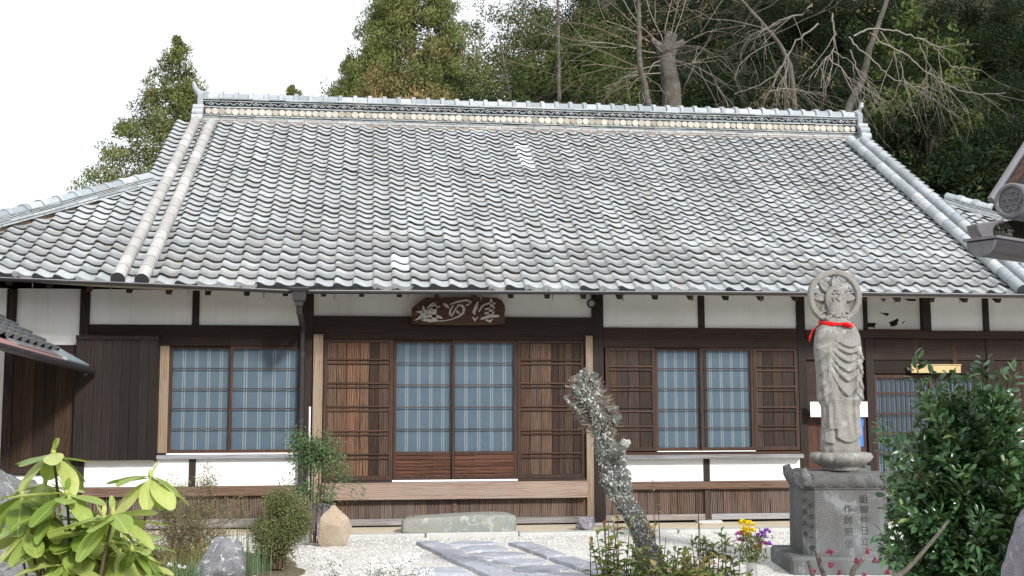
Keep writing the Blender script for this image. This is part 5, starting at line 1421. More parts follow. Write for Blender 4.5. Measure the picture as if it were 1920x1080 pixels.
# sparse clipped azalea
def azalea():
    r = np.random.default_rng(15); o = thing('azalea', 'sparse twiggy azalea with brownish leaves before the white dado at left', 'shrub', gpos(360, 11.3)); out, tips = [], []
    for k in range(9): grow(r, (r.normal(0, .04), r.normal(0, .04), 0), (r.normal(0, .30), r.normal(0, .3), 1), .40, .013, 4, out, tips, .55, .12, 3, (2, 3), .66, .16)
    P = np.array([t[0] for t in tips]); D = np.array([t[1] for t in tips]); P[:, 0] *= .9
    k = r.integers(0, len(P), 9000); O = P[k]+r.normal(0, .035, (9000, 3))
    leaf_cloud('foliage', o, M['lf_azalea'], O, D[k]+r.normal(0, .6, (9000, 3)), rand_dirs(r, 9000), r.uniform(.015, .028, 9000), .010, np.clip(r.normal(.45, .25, 9000), 0, 1), LEAF2); branches('stem', out, o, M['stem_brown'], 4)
azalea()
def blades(name, label, p, n, h, spread, mat, seed, w=.007, cat='plant', kind=None, bend=.5):
    r = np.random.default_rng(seed); o = thing(name, label, cat, p); V, F, tt = [], [], []
    for k in range(n):
        a = r.uniform(0, 6.28); b = np.array([r.normal(0, spread), r.normal(0, spread), 0]); hh = h*r.uniform(.6, 1.1); dv = np.array([math.cos(a), math.sin(a), 0])*bend*r.random(); sd_ = np.array([-math.sin(a), math.cos(a), 0])
        c = len(V)
        for i in range(5):
            u = i/4; q = b+dv*hh*u*u+np.array([0, 0, hh*(u-.12*u*u)]); ww = w*(1-u*.85); V += [q-sd_*ww, q+sd_*ww]
        for i in range(4): F.append((c+2*i, c+2*i+1, c+2*i+3, c+2*i+2))
        tt += [r.random()]*10
    link('blades', np_mesh('blades', V, F, tt), o, mat); return o
nr = blades('narcissus', 'clump of upright blue green bulb leaves left of the lichened rock', gpos(357, 9.4), 190, .36, .085, M['lf_blade'], 6, .005)
r = np.random.default_rng(61)
for k in range(5):
    q = np.array([r.uniform(-.2, .0), r.uniform(-.05, .05), r.uniform(.22, .32)]); n = 12; dv = rand_dirs(r, n)
    leaf_cloud('flower', nr, M['petal_white'], np.tile(q, (n, 1)), dv, rand_dirs(r, n), .02, .012, .5, LEAF2)
blades('bulb_clump', 'bulb leaves between the azalea and the rock near the wall', gpos(325, 11.0), 80, .32, .09, M['lf_blade'], 7, .004)
blades('bulb_clump', 'thin bulb leaves at the left foot of the clipped shrub', gpos(480, 10.9), 70, .34, .07, M['lf_blade'], 8, .004)
blades('dry_grass', 'tuft of dry brown grass under the azalea', gpos(392, 10.6), 240, .42, .10, M['lf_grass'], 9, .004, 'grass', None, .9)
blades('dry_grass', 'tuft of dry grass behind the rhododendron', gpos(300, 10.2), 260, .36, .14, M['lf_grass'], 10, .004, 'grass', None, .9)
blades('horsetail_stems', 'thin bare green stems standing before the left skirting boards', gpos(440, 12.2), 45, .55, .16, M['stem_green'], 11, .004, 'plant', None, .08)
ball_shrub('low_shrub', 'low brown leaved shrub between rhododendron and bulb leaves', gpos(285, 9.6), (.46, .4, .42), 2600, .022, M['lf_azalea'], 19, lumps=14, lump=.26)
ball_shrub('low_shrub', 'low green brown shrub below the twiggy azalea', gpos(345, 10.9), (.42, .36, .56), 2600, .02, M['lf_azalea'], 22, lumps=14, lump=.24)
# white flowered spirea: arching sprays
def spirea(label, p, seed, nst, L, tilt, flow):
    r = np.random.default_rng(seed); o = thing('spirea', label, 'shrub', p); out = []; FO, LO, LA = [], [], []
    for k in range(nst):
        a = r.uniform(0, 6.28); dv = np.array([math.cos(a)*tilt[0], math.sin(a)*tilt[1], 1.0])+np.array([tilt[2], 0, 0]); dv /= np.linalg.norm(dv); P = [np.array([r.normal(0, .03), r.normal(0, .03), 0])]; ll = L*r.uniform(.6, 1.1)
        for i in range(9): dv = unit(np.array([dv+np.array([math.cos(a)*.10*tilt[0]*1.6+tilt[2]*.1, math.sin(a)*.10, -.085])+r.normal(0, .05, 3)]))[0]; P.append(P[-1]+dv*ll/9)
        P = np.array(P); out.append((P, np.linspace(.006, .002, 10)))
        for i in range(4, 10):
            m = int(flow*r.uniform(.6, 1.3)); FO.append(P[i]+r.normal(0, .018, (m, 3))+np.array([0, 0, .008])); m2 = 3; LO.append(P[i-2]+r.normal(0, .012, (m2, 3))); LA.append(np.tile(dv, (m2, 1))+r.normal(0, .7, (m2, 3)))
    FO = np.concatenate(FO); n = len(FO); O5 = np.repeat(FO, 5, 0); dv = rand_dirs(r, n); t1 = unit(np.cross(dv, rand_dirs(r, n))); t2 = np.cross(dv, t1)
    ang = np.tile(np.arange(5)*2*np.pi/5, n); A = np.repeat(t1, 5, 0)*np.cos(ang)[:, None]+np.repeat(t2, 5, 0)*np.sin(ang)[:, None]
    leaf_cloud('blossom', o, M['petal_white'], O5, A, np.repeat(dv, 5, 0), .0088, .0085, r.random(5*n), LEAF2)
    LO, LA = np.concatenate(LO), np.concatenate(LA); leaf_cloud('foliage', o, M['lf_daph'], LO, LA, rand_dirs(r, len(LO)), .018, .008, r.random(len(LO))*.5, LEAF10); branches('stem', out, o, M['stem_brown'], 4)
spirea('upright spirea with white blossom before the path', gpos(690, 9.3), 3, 30, .54, (.42, .3, .05), 34)
spirea('spreading spirea full of white blossom along the bottom edge', gpos(600, 8.3), 4, 54, .50, (.8, .3, -.10), 46)
spirea('white blossoming spirea sprays beside the lichened rock', gpos(505, 8.6), 5, 30, .38, (.9, .3, -.05), 46)
# ------------------------------------------------------------------ lichened stump
STB = np.array(gpos(1200, 9.9)); sp = thing('tree_stump', 'gnarled dead tree stump covered in pale lichen leaning to the left', 'stump', STB)
def stump():
    px = [(1222, 1105, 36), (1216, 1050, 30), (1210, 1013, 25), (1191, 976, 25), (1178, 954, 27), (1162, 917, 31), (1150, 880, 31), (1147, 848, 28), (1128, 815, 19), (1126, 795, 29), (1113, 768, 33), (1100, 740, 28), (1097, 715, 20), (1099, 698, 11)]
    C = np.array([np.array(at(x, y, 9.9))-STB for x, y, w in px]); Rr = np.array([w*.80*9.9/FPX for x, y, w in px]); C[0, 2] = -.05
    t0 = np.linspace(0, 1, len(px)); nz, nu = 150, 72; t = np.linspace(0, 1, nz); C2 = np.stack([np.interp(t, t0, C[:, k]) for k in range(3)], -1); R2 = np.interp(t, t0, Rr)
    k_ = np.ones(9)/9
    for k in range(3): C2[4:-4, k] = np.convolve(C2[:, k], k_, 'valid')
    V = []
    for i in range(nz):
        for j in range(nu):
            a = 2*math.pi*j/nu; q = C2[i]+np.array([math.cos(a), math.sin(a), 0])*R2[i]
            n1 = mnoise.fractal(Vector(q*7+np.array([3, 1, 7])), .9, 2.1, 4); n2 = mnoise.fractal(Vector(q*np.array([24, 24, 13])), .8, 2.1, 4)
            f = 1+.34*n1+.26*n2+.10*math.sin(3*a+t[i]*9); V.append(C2[i]+np.array([math.cos(a), math.sin(a), .12*n1])*R2[i]*f)
    F = [(i*nu+j, i*nu+(j+1) % nu, (i+1)*nu+(j+1) % nu, (i+1)*nu+j) for i in range(nz-1) for j in range(nu)]
    V = np.array(V); me = np_mesh('trunk', V, F, smooth=True); return me, V, C2, R2
me, SV, SC2, SR2 = stump(); link('trunk', me, sp, M['stump'])
def s_at(px, py): return np.array(at(px, py, 9.8))-STB
MB().tube([s_at(1150, 850)+np.array([0, -.05, 0]), s_at(1160, 842)+np.array([0, -.12, 0]), s_at(1166, 834)+np.array([0, -.13, .0])], [.05, .045, .03], 12).build('knot', M['stump'], sp, True)
kn = rock('knot', '', (0, 0, 0), (.085, .08, .08), 5, M['lichen_flake'], 0, .4); kn.parent = sp; del kn['category']; kn.location = tuple(s_at(1166, 832)+np.array([0, -.14, -.03]))
MB().tube([s_at(1090, 775), s_at(1070, 758), s_at(1057, 744)], [.024, .016, .012], 8).build('branch_stub', M['stump'], sp, True)
for a_, b_, r_ in (((1098, 705), (1096, 690), .022), ((1110, 715), (1120, 700), .02), ((1085, 740), (1072, 722), .03), ((1150, 790), (1166, 780), .026), ((1140, 770), (1160, 764), .02)): MB().tube([s_at(*a_), (s_at(*a_)+s_at(*b_))/2+np.array([.005, 0, .005]), s_at(*b_)], [r_*1.2, r_, r_*.8], 8).build('branch_stub', M['stump'], sp, True)
r = np.random.default_rng(31); out = []
for k in range(760):
    i = int(np.clip(r.normal(118, 14), 84, 149)); a = r.uniform(0, 6.28); q = SC2[i]+np.array([math.cos(a), math.sin(a), 0])*SR2[i]*.9; L = r.uniform(.03, .105)*(1.2 if i < 138 else .6)
    dv = unit(np.array([[math.cos(a), math.sin(a), r.normal(.2, .7)]+r.normal(0, .4, 3)]))[0]; out.append((np.array([q, q+dv*L*.5+r.normal(0, .006, 3), q+dv*L]), np.array([.006, .004, .0025])))
branches('twig', out, sp, M['twig'], 3)
m = 3400; k = r.choice(np.where(np.arange(len(SV)) > 72*8)[0], m); nrm = unit(SV[k]-np.repeat(SC2, 72, 0)[k])
leaf_cloud('lichen', sp, M['lichen_flake'], SV[k]+nrm*.002, rand_dirs(r, m)+nrm*.05, nrm+r.normal(0, .25, (m, 3)), (s_k := r.uniform(.007, .021, m)*(.8+.9*(k/len(SV))**2)), s_k*.95, np.clip(r.normal(.5, .3, m), 0, 1), LEAF10, 'stuff')
# ------------------------------------------------------------------ low leafy plants round the stump
def leafy(name, label, p, stems_, seed, L=.055, mat='lf_daph', n_leaf=12, red=False, cat='plant'):
    r = np.random.default_rng(seed); o = thing(name, label, cat, p); out = []; O, A, N_, Tn = [], [], [], []
    for (dx, dy, h) in stems_:
        b = np.array([dx*.6, dy*.6, 0]); t_ = np.array([dx, dy, h]); m_ = (b+t_)/2+r.normal(0, .02, 3); out.append((np.array([b, m_, t_]), np.array([.006, .005, .003]))); tn = np.clip(r.normal(.42, .22), 0, 1)
        for k in range(n_leaf):
            u = r.uniform(.35, 1.0); q = b*(1-u)**2+2*m_*u*(1-u)+t_*u*u; a = 2.4*k+r.uniform(-.4, .4); dv = np.array([math.cos(a), math.sin(a), r.uniform(-.2, .7)+.5*(u > .9)]); O.append(q); A.append(dv); N_.append(np.array([0, 0, 1.0])+np.array([math.cos(a), math.sin(a), 0])*-.4+r.normal(0, .3, 3)); Tn.append(np.clip(tn+r.normal(0, .16)+(.35 if red and u > .85 else 0), 0, 1))
    n = len(O); leaf_cloud('foliage', o, M[mat], np.array(O), np.array(A), np.array(N_), L*r.uniform(.6, 1.2, n), L*.36, np.array(Tn), LEAF10); branches('stem', out, o, M['stem_brown'], 4); return o
rr = np.random.default_rng(4)
def rs(n, sx_, sy_, h0, h1): return [(rr.normal(0, sx_), rr.normal(0, sy_), rr.uniform(h0, h1)) for _ in range(n)]
leafy('leafy_plant', 'leafy plant with reddish young leaves at the left foot of the stump', gpos(1150, 9.2), rs(26, .13, .08, .22, .66), 1, .085, red=True)
leafy('leafy_plant', 'yellowish green low plant at the right foot of the stump', gpos(1245, 9.0), rs(36, .19, .10, .22, .46), 2, .085)
leafy('leafy_plant', 'tall green leafed shoots between the low plant and the flowers', gpos(1335, 9.1), rs(20, .10, .07, .25, .58), 3, .085)
leafy('leafy_plant', 'low green plant with pink tinged leaves before the gravel', gpos(1290, 8.7), rs(30, .17, .07, .2, .42), 4, .085, red=True)
leafy('red_shoots', 'bare red stemmed shoot rising beside the stump', gpos(1222, 9.3), [(0, 0, .95), (.04, 0, .80), (-.05, .02, .72), (.10, 0, .5), (-.08, 0, .45)], 6, .03, 'lf_daph', 4, True)
leafy('slender_shoot', 'single slender dry shoot standing before the right skirting boards', gpos(1306, 9.4), [(0, 0, .82), (.01, .01, .6)], 7, .025, 'lf_dry', 8)
# ------------------------------------------------------------------ flowers in a vase at the plinth
VB = np.array(gpos(1402, 10.6)); vs_ = thing('flower_vase', 'steel vase of yellow and purple cut flowers standing left of the plinth', 'vase', VB)
MB().lathe([(.05, 0), (.055, .03), (.045, .08), (.05, .13), (.058, .14), (.05, .141)], 20).build('vase', M['metal'], vs_, True)
r = np.random.default_rng(9); out = []
def flower(px, py, mat, R, n, ps):
    q = np.array(at(px, py, 10.6+r.uniform(-.05, .05)))-VB; out.append((np.array([(r.normal(0, .012), r.normal(0, .012), .12), q*np.array([.5, .5, .6]), q]), np.array([.004, .0035, .003])))
    dv = rand_dirs(r, n); dv[:, 2] = np.abs(dv[:, 2])*.8; dv[:, 1] -= .2; leaf_cloud('flower', vs_, M[mat], q+dv*R*.35, dv, rand_dirs(r, n), R, ps, r.random(n), LEAF10)
for px, py in ((1393, 982), (1405, 985), (1398, 994), (1408, 997), (1394, 1001), (1402, 1006)): flower(px, py, 'petal_yellow', .042, 40, .014)
for px, py in ((1418, 1008), (1428, 1002), (1438, 998), (1424, 1018), (1432, 1008), (1440, 1022)): flower(px, py, 'petal_purple', .035, 30, .014)
for px, py in ((1390, 1014), (1386, 1003), (1420, 1013), (1430, 1021)): flower(px, py, 'petal_pink', .036, 30, .016)
for px, py in ((1416, 1026), (1421, 1030)): flower(px, py, 'petal_orange', .03, 24, .014)
branches('stem', out, vs_, M['stem_green'], 4)
n = 260; O = np.array([(r.normal(0, .07), r.normal(0, .05), r.uniform(.12, .36)) for _ in range(n)]); leaf_cloud('foliage', vs_, M['lf_mid'], O, rand_dirs(r, n)+np.array([0, 0, 1.0]), rand_dirs(r, n), r.uniform(.03, .06, n), .014, r.random(n), LEAF10)
# ------------------------------------------------------------------ glossy evergreen bush at the right
BU = np.array(gpos(1815, 7.6)); bush = thing('glossy_bush', 'large dark green glossy leaved bush at the right before the lattice doors', 'shrub', BU)
r = np.random.default_rng(52); out, tips = [], []
prof = [(0, .34), (.25, .56), (.6, .64), (.95, .60), (1.25, .47), (1.5, .34), (1.75, .18), (2.0, .08)]
nlf = 5200; O, A, N_, tn = [], [], [], []
tw = []
targets = [(1712, 668, 7.3), (1742, 690, 7.2), (1642, 790, 7.1), (1655, 822, 7.2), (1842, 672, 7.5), (1735, 740, 7.2), (1812, 708, 7.3), (1880, 700, 7.7), (1900, 745, 7.5), (1680, 855, 7.2), (1660, 905, 7.2), (1650, 1000, 7.2), (1665, 1045, 7.2), (1690, 950, 7.1), (1780, 700, 7.4), (1905, 690, 7.9)]
for k in range(440):
    if k < len(targets): e = np.array(at(*targets[k]))-BU
    else:
        z = r.uniform(.12, 1.62); R_ = np.interp(z, [p[0] for p in prof], [p[1] for p in prof]); a = r.uniform(0, 6.28); rr_ = R_*r.uniform(.35, 1.0); e = np.array([math.cos(a)*rr_, math.sin(a)*rr_*.8, z])
        if e[0] > .2: e[0] = .2+(e[0]-.2)*1.6
    s_ = np.array([e[0]*.25, e[1]*.25, max(.05, e[2]*.55-.1)]); m_ = (s_+e)/2+np.array([0, 0, .08])+r.normal(0, .04, 3)
    ts = np.linspace(0, 1, 7)[:, None]; P = s_*(1-ts)**2+2*m_*ts*(1-ts)+e*ts**2; out.append((P, np.linspace(.006, .002, 7))); tint0 = np.clip(r.normal(.42, .15), 0, 1)
    nl = 40 if k < len(targets) else 44
    for q in range(nl):
        u = r.uniform(.35, 1)**.8; c = s_*(1-u)**2+2*m_*u*(1-u)+e*u*u; dm_ = unit(np.array([e-m_]))[0]
        side = r.normal(0, 1, 3); side -= dm_*(side@dm_); side /= np.linalg.norm(side); c2 = c+side*(r.uniform(.0, .085) if k >= len(targets) else r.uniform(0, .035))
        O.append(c2); A.append(dm_*.7+side*.9+r.normal(0, .2, 3)); N_.append(np.array([0, -.35, 1.0])-dm_*.2+r.normal(0, .45, 3)); tn.append(np.clip(tint0+r.normal(0, .13)+(.22 if u > .93 else 0), 0, 1))
for z0 in range(5): out.append((np.array([(r.normal(0, .05), r.normal(0, .05), 0), (r.normal(0, .14), r.normal(0, .1), .5), (r.normal(0, .2), r.normal(0, .15), 1.1)]), np.array([.02, .015, .01])))
branches('stem', out, bush, M['stem_dark'], 5)
O, A, N_, tn = map(np.array, (O, A, N_, tn)); L = r.uniform(.048, .086, len(O)); W = L*r.uniform(.42, .54, len(O))
order = np.argsort((O+BU-CAM_POS)@_f); near = order[:300]; rest_ = order[300:]
leaf_cloud('leaf_mass', bush, M['lf_bush'], O[rest_], A[rest_], N_[rest_], L[rest_], W[rest_], tn[rest_], LEAF10, 'stuff')
lme = [np_mesh('leaf', LEAF10[0]*np.array([1, w_, c_]), LEAF10[1]) for w_, c_ in ((.42, 1), (.46, 1.6), (.40, .5))]
for q in lme: q.materials.append(M['lf_bush_piece'])
def frame(o, a, n_):
    a = a/np.linalg.norm(a); b = np.cross(n_, a); b /= np.linalg.norm(b); c = np.cross(a, b); return a, b, c
for k in near:
    a, b, c = frame(O[k], A[k], N_[k]); s_ = L[k]; q = O[k]; ob = link('leaf', lme[k % 3], bush)
    ob.matrix_local = Matrix(((a[0]*s_, b[0]*s_, c[0]*s_, q[0]), (a[1]*s_, b[1]*s_, c[1]*s_, q[1]), (a[2]*s_, b[2]*s_, c[2]*s_, q[2]), (0, 0, 0, 1)))
# ------------------------------------------------------------------ pruned branches with crimson buds at the bottom right
BP = np.array(at(1600, 1130, 4.3)); BP[2] = 0
bb = thing('pruned_shrub', 'cut back shrub of pale pruned branches with crimson buds at the bottom', 'shrub', BP)
def bl(px, py, d=4.3): return np.array(at(px, py, d))-BP
out = []
for pts, r0, r1 in (([(1560, 1120), (1538, 1060), (1530, 1030)], .010, .008), ([(1590, 1110), (1600, 1068), (1632, 1032)], .011, .009), ([(1540, 1130), (1524, 1080), (1516, 1052)], .009, .007), ([(1610, 1120), (1700, 1068), (1722, 1045), (1760, 1000), (1779, 975)], .010, .0055)):
    P = [np.array([0, 0, 0])+np.array([r.normal(0, .02), r.normal(0, .02), 0])]+[bl(*p) for p in pts]; out.append((np.array(P), np.concatenate([[r0*1.2], np.linspace(r0, r1, len(pts))])))
for k, b_ in enumerate(out):
    V, F = tubes_np([b_], 8); V = list(V); m_ = len(V); F = [tuple(f) for f in F]+[tuple(range(m_-8, m_))]
    me = bpy.data.meshes.new('branch'); me.from_pydata(V, [], F); me.polygons.foreach_set('use_smooth', np.ones(len(F), bool)); me.set_sharp_from_angle(angle=.7)
    link('branch', me, bb, M['bark_pale'])
for px, py, n_ in ((1556, 1035, 14), (1558, 1060, 18), (1606, 1052, 16), (1640, 1050, 10), (1575, 1075, 10), (1524, 1070, 8), (1665, 1074, 9), (1622, 1080, 8), (1627, 1034, 9)):
    q = bl(px, py, 4.25); mb = MB()
    for k in range(n_):
        c = q+rand_dirs(r, 1)[0]*r.uniform(.003, .013); rad = r.uniform(.003, .0048)
        mb.lathe([(.0005, -rad), (rad*.75, -rad*.6), (rad, 0), (rad*.75, rad*.6), (.0005, rad)], 7, tuple(c))
    mb.build('bud_cluster', M['berry'], bb, True)

# fallen leaves on the garden bed and the gravel beside it
r = np.random.default_rng(101); n = 900
O = np.stack([r.normal(-.5, .75, n), r.uniform(-9.5, -1.9, n), np.full(n, .004)], -1); O = O[O[:, 0] < .55]; n = len(O)
A = np.stack([r.normal(0, 1, n), r.normal(0, 1, n), r.normal(0, .12, n)], -1); Nn = np.stack([r.normal(0, .25, n), r.normal(0, .25, n), np.ones(n)], -1)
V, F, t = stamp(LEAF10, O, A, Nn, r.uniform(.025, .05, n), r.uniform(.012, .024, n), r.random(n))
link('leaf_litter', np_mesh('leaf_litter', V, F, t), None, M['lf_dry'], kind='stuff')
# ------------------------------------------------------------------ trees behind the hall
def clump_leaves(r, cen, rad, n, L, W, up=.3, out_bias=1.0, tsd=.12):
    """n leaves spread round every clump centre"""
    m = len(cen); k = np.repeat(np.arange(m), n); dv = rand_dirs(r, m*n); rr_ = np.broadcast_to(rad, m)[k]*(r.random(m*n)**.30)
    O = cen[k]+dv*rr_[:, None]*np.array([1, 1, .8]); A = np.cross(dv, r.normal(0, 1, (m*n, 3)))+dv*.45*out_bias+np.array([0, 0, up])
    tc = np.clip(r.normal(.42, .2, m), 0, 1)[k]+r.normal(0, tsd, m*n)
    return stamp(LEAF2, O, A, r.normal(0, .55, (m*n, 3))+dv*1.3+np.array([0, 0, .35]), L*r.uniform(.7, 1.3, m*n), W, np.clip(tc, 0, 1))
def conifer_mesh(seed, H, R, dens=1.0, n=150, L=.125):
    """a pointed cedar crown: whorled limbs carrying rounded sprays"""
    r = np.random.default_rng(seed); cen, rad, limbs = [], [], []
    for k in range(int(620*dens)):
        t = 1-r.random()**.60*.93                    # height fraction, more limbs low down where the crown is wide
        t = min(t, .985); a = r.uniform(0, 6.28); z = H*t
        lob = 1+.30*mnoise.noise(Vector((math.cos(a)*1.6, math.sin(a)*1.6, z*.55+seed*9)))+.12*mnoise.noise(Vector((math.cos(a)*5, math.sin(a)*5, z*1.7+seed)))
        Rl = (R*(1-t)+.10)*lob; d = np.array([math.cos(a), math.sin(a), 0]); u = r.uniform(.06, 1.0)**.55
        q = d*Rl*u+np.array([0, 0, z-.20*Rl*u+.10*Rl]); cen.append(q); rad.append((.30+.36*min(1, (1-t)*1.8))*r.uniform(.65, 1.25)*(1.15-.3*u))
        if k % 3 == 0: limbs.append((np.array([(0, 0, z), q*np.array([.5, .5, 0])+np.array([0, 0, z+.02*Rl]), q]), np.array([.06, .035, .012])*(1.1-t)))
    for k in range(5): cen.append(np.array([r.normal(0, .05), r.normal(0, .05), H*(1-.008*k)])); rad.append(.12+.04*k)
    V, F, tt = clump_leaves(r, np.array(cen), np.array(rad), n, L, L*.36)
    limbs.append((np.array([(0, 0, -1.0), (0, 0, H*.5), (0, 0, H-.1)]), np.array([H*.022, H*.013, .02])))
    tv, tf = tubes_np(limbs, 5)
    return np_mesh('crown', V, F, tt), np_mesh('trunk', tv, tf, smooth=True)
def broad_mesh(seed, R, H, ncl=125, n=170, L=.115, crad=.58):
    """a rounded evergreen: leaf clumps through an uneven crown"""
    r = np.random.default_rng(seed); d = rand_dirs(r, ncl); d[:, 2] = np.abs(d[:, 2])*1.1-.25; rr_ = r.random(ncl)**.35
    lob = 1+.28*np.sin(d[:, 0]*4+seed)+.22*np.sin(d[:, 1]*5+2*seed)+.2*np.sin(d[:, 2]*6+seed)
    cen = d*rr_[:, None]*lob[:, None]*np.array([R, R, H*.42])+np.array([0, 0, H*.58])
    V, F, tt = clump_leaves(r, cen, r.uniform(.55, 1.25, ncl)*crad, n, L, L*.45, .15)
    limbs = [(np.array([(0, 0, -1.5), (0.1, 0, H*.3), (0, .1, H*.75)]), np.array([H*.022, H*.017, H*.006]))]
    for k in range(16): c = cen[r.integers(0, ncl)]; b = np.array([0, 0, H*r.uniform(.2, .5)]); limbs.append((np.array([b, (b+c)/2+np.array([0, 0, .2]), c]), np.array([H*.009, H*.006, .02])))
    tv, tf = tubes_np(limbs, 5)
    return np_mesh('crown', V, F, tt), np_mesh('trunk', tv, tf, smooth=True)
def trunk_to_ground(t, rad, mat, lean=(0, 0)):
    # lower stem, hidden behind the hall, that carries the tree down to the slope
    g = hill_z(t.location.x, t.location.y)-t.location.z-.4
    if g < -.4:
        me = MB().tube([(0, 0, g/t.scale[2]), (0, 0, g*.5/t.scale[2]), (0, 0, .3)], [rad*1.5, rad*1.15, rad], 7).mesh('trunk_base', True); me.materials.append(mat); link('trunk_base', me, t)
def plant_tree(name, label, cat, p, meshes, mat, rz=0.0, sc=1.0, group=None, bark='bark', sz=None, xy=1.0):
    t = thing(name, label, cat, p, rz, group); t.scale = (sc*xy, sc*xy, sz or sc)
    for me, nm, m_ in ((meshes[0], 'crown', mat), (meshes[1], 'trunk', M[bark])):
        if not me.materials: me.materials.append(m_)
        o = link(nm, me, t)
        if o.material_slots[0].material != m_: o.material_slots[0].link = 'OBJECT'; o.material_slots[0].material = m_
    trunk_to_ground(t, .17, M[bark])
    return t
def tip_at(px, py, d, H, name, label, meshes, mat, rz=0.0, sc=1.0, cat='tree', group=None, xy=1.0):
    """stand a tree so that its top shows at the given photo pixel"""
    q = np.array(at(px, py, d)); return plant_tree(name, label, cat, (q[0], q[1], q[2]-H*sc), meshes, mat, rz, sc, group, xy=xy)
C1 = conifer_mesh(1, 16.5, 9.6, 2.1); C2_ = conifer_mesh(2, 16.0, 8.6, 1.3); C3 = conifer_mesh(3, 15, 8.0, 1.3)
tip_at(338, 74, 44, 16.5, 'cedar_tree', 'pointed cedar rising alone beyond the left end of the ridge', C1, M['lf_cedar'], 0.4, xy=1.02)
tip_at(548, 163, 60, 16.0, 'cedar_tree', 'cedar tip barely showing above the left part of the ridge', C2_, M['lf_cedar'], 1.2)
tip_at(775, -150, 41, 16.5, 'cedar_tree', 'big broad cedar with olive crown above the middle of the ridge', C1, M['lf_cedar'], 2.2, 1.12, xy=.80)
tip_at(735, -60, 43, 15.0, 'cedar_tree', 'full olive cedar standing left behind the biggest cedar', C3, M['lf_cedar'], 1.0, 1.0, xy=.78)
tip_at(835, -40, 40, 16.0, 'cedar_tree', 'olive cedar leaning out toward the sky gap', C2_, M['lf_cedar'], 3.4, .95, xy=.70)
tip_at(655, 108, 42, 15.0, 'cedar_tree', 'small cedar at the left foot of the central cedars', C3, M['lf_cedar'], .3, .72, xy=.85)
B1_ = broad_mesh(11, 3.0, 9); B2_ = broad_mesh(12, 3.4, 9.5); B3_ = broad_mesh(13, 2.8, 8.5); B4_ = broad_mesh(14, 2.4, 6.5, 90, 80, .17, .5)
tip_at(770, 100, 36, 6.5, 'cedar_tree', 'rusty brown cedar growth low in front of the central cedars', B4_, M['lf_cedar_tan'], .8, .9, xy=.85)
tip_at(705, 118, 37, 6.5, 'cedar_tree', 'small rust tinted cedar just above the ridge tiles', B4_, M['lf_cedar_tan'], 3.0, .55, xy=.7)
tip_at(865, 128, 38, 8.5, 'broadleaf_tree', 'green bushy tree below the sky gap', B3_, M['lf_mid'], .5, .85)
tip_at(925, 150, 37, 8.5, 'broadleaf_tree', 'dark green low tree at the foot of the wooded slope', B3_, M['lf_dark'], 2.5, .7)
# evergreen wood on the slope to the right
wood_spots = [
 (1020, -30, 46, B1_, 'lf_mid'), (1030, 40, 42, B2_, 'lf_mid'), (1085, -70, 50, B1_, 'lf_dark'), (1100, 50, 44, B3_, 'lf_mid'), (1180, -90, 52, B2_, 'lf_dark'), (1190, 40, 47, B1_, 'lf_dark'),
 (1290, -80, 50, B3_, 'lf_dark'), (1300, 50, 45, B2_, 'lf_dark'), (1390, -90, 52, B1_, 'lf_dark'), (1400, 30, 46, B3_, 'lf_dark'), (1490, -80, 50, B2_, 'lf_dark'), (1500, 60, 44, B1_, 'lf_dark'),
 (1590, -90, 50, B3_, 'lf_dark'), (1600, 40, 45, B2_, 'lf_dark'), (1690, -80, 48, B1_, 'lf_dark'), (1710, 70, 42, B3_, 'lf_dark'), (1790, -60, 46, B2_, 'lf_dark'), (1810, 60, 42, B1_, 'lf_dark'), (1890, -60, 46, B3_, 'lf_dark'), (1930, 60, 41, B2_, 'lf_dark'), (2010, -40, 44, B1_, 'lf_dark'),
 (1790, 205, 34, B4_, 'lf_dark'), (1880, 170, 35, B3_, 'lf_dark'), (1960, 200, 33, B4_, 'lf_dark'), (1720, 190, 36, B4_, 'lf_dark'), (1050, 120, 38, B4_, 'lf_dark'), (1130, 130, 39, B4_, 'lf_mid'), (1400, 130, 40, B4_, 'lf_dark'), (1520, 140, 40, B4_, 'lf_dark'), (1640, 150, 39, B4_, 'lf_dark'), (1230, 140, 41, B4_, 'lf_dark'), (1320, 150, 40, B4_, 'lf_dark'), (1660, 230, 36, B4_, 'lf_dark'), (1850, 290, 33, B4_, 'lf_dark')]
rw_ = np.random.default_rng(90)
Hs = {id(B1_): 9, id(B2_): 9.5, id(B3_): 8.5, id(B4_): 6.5}
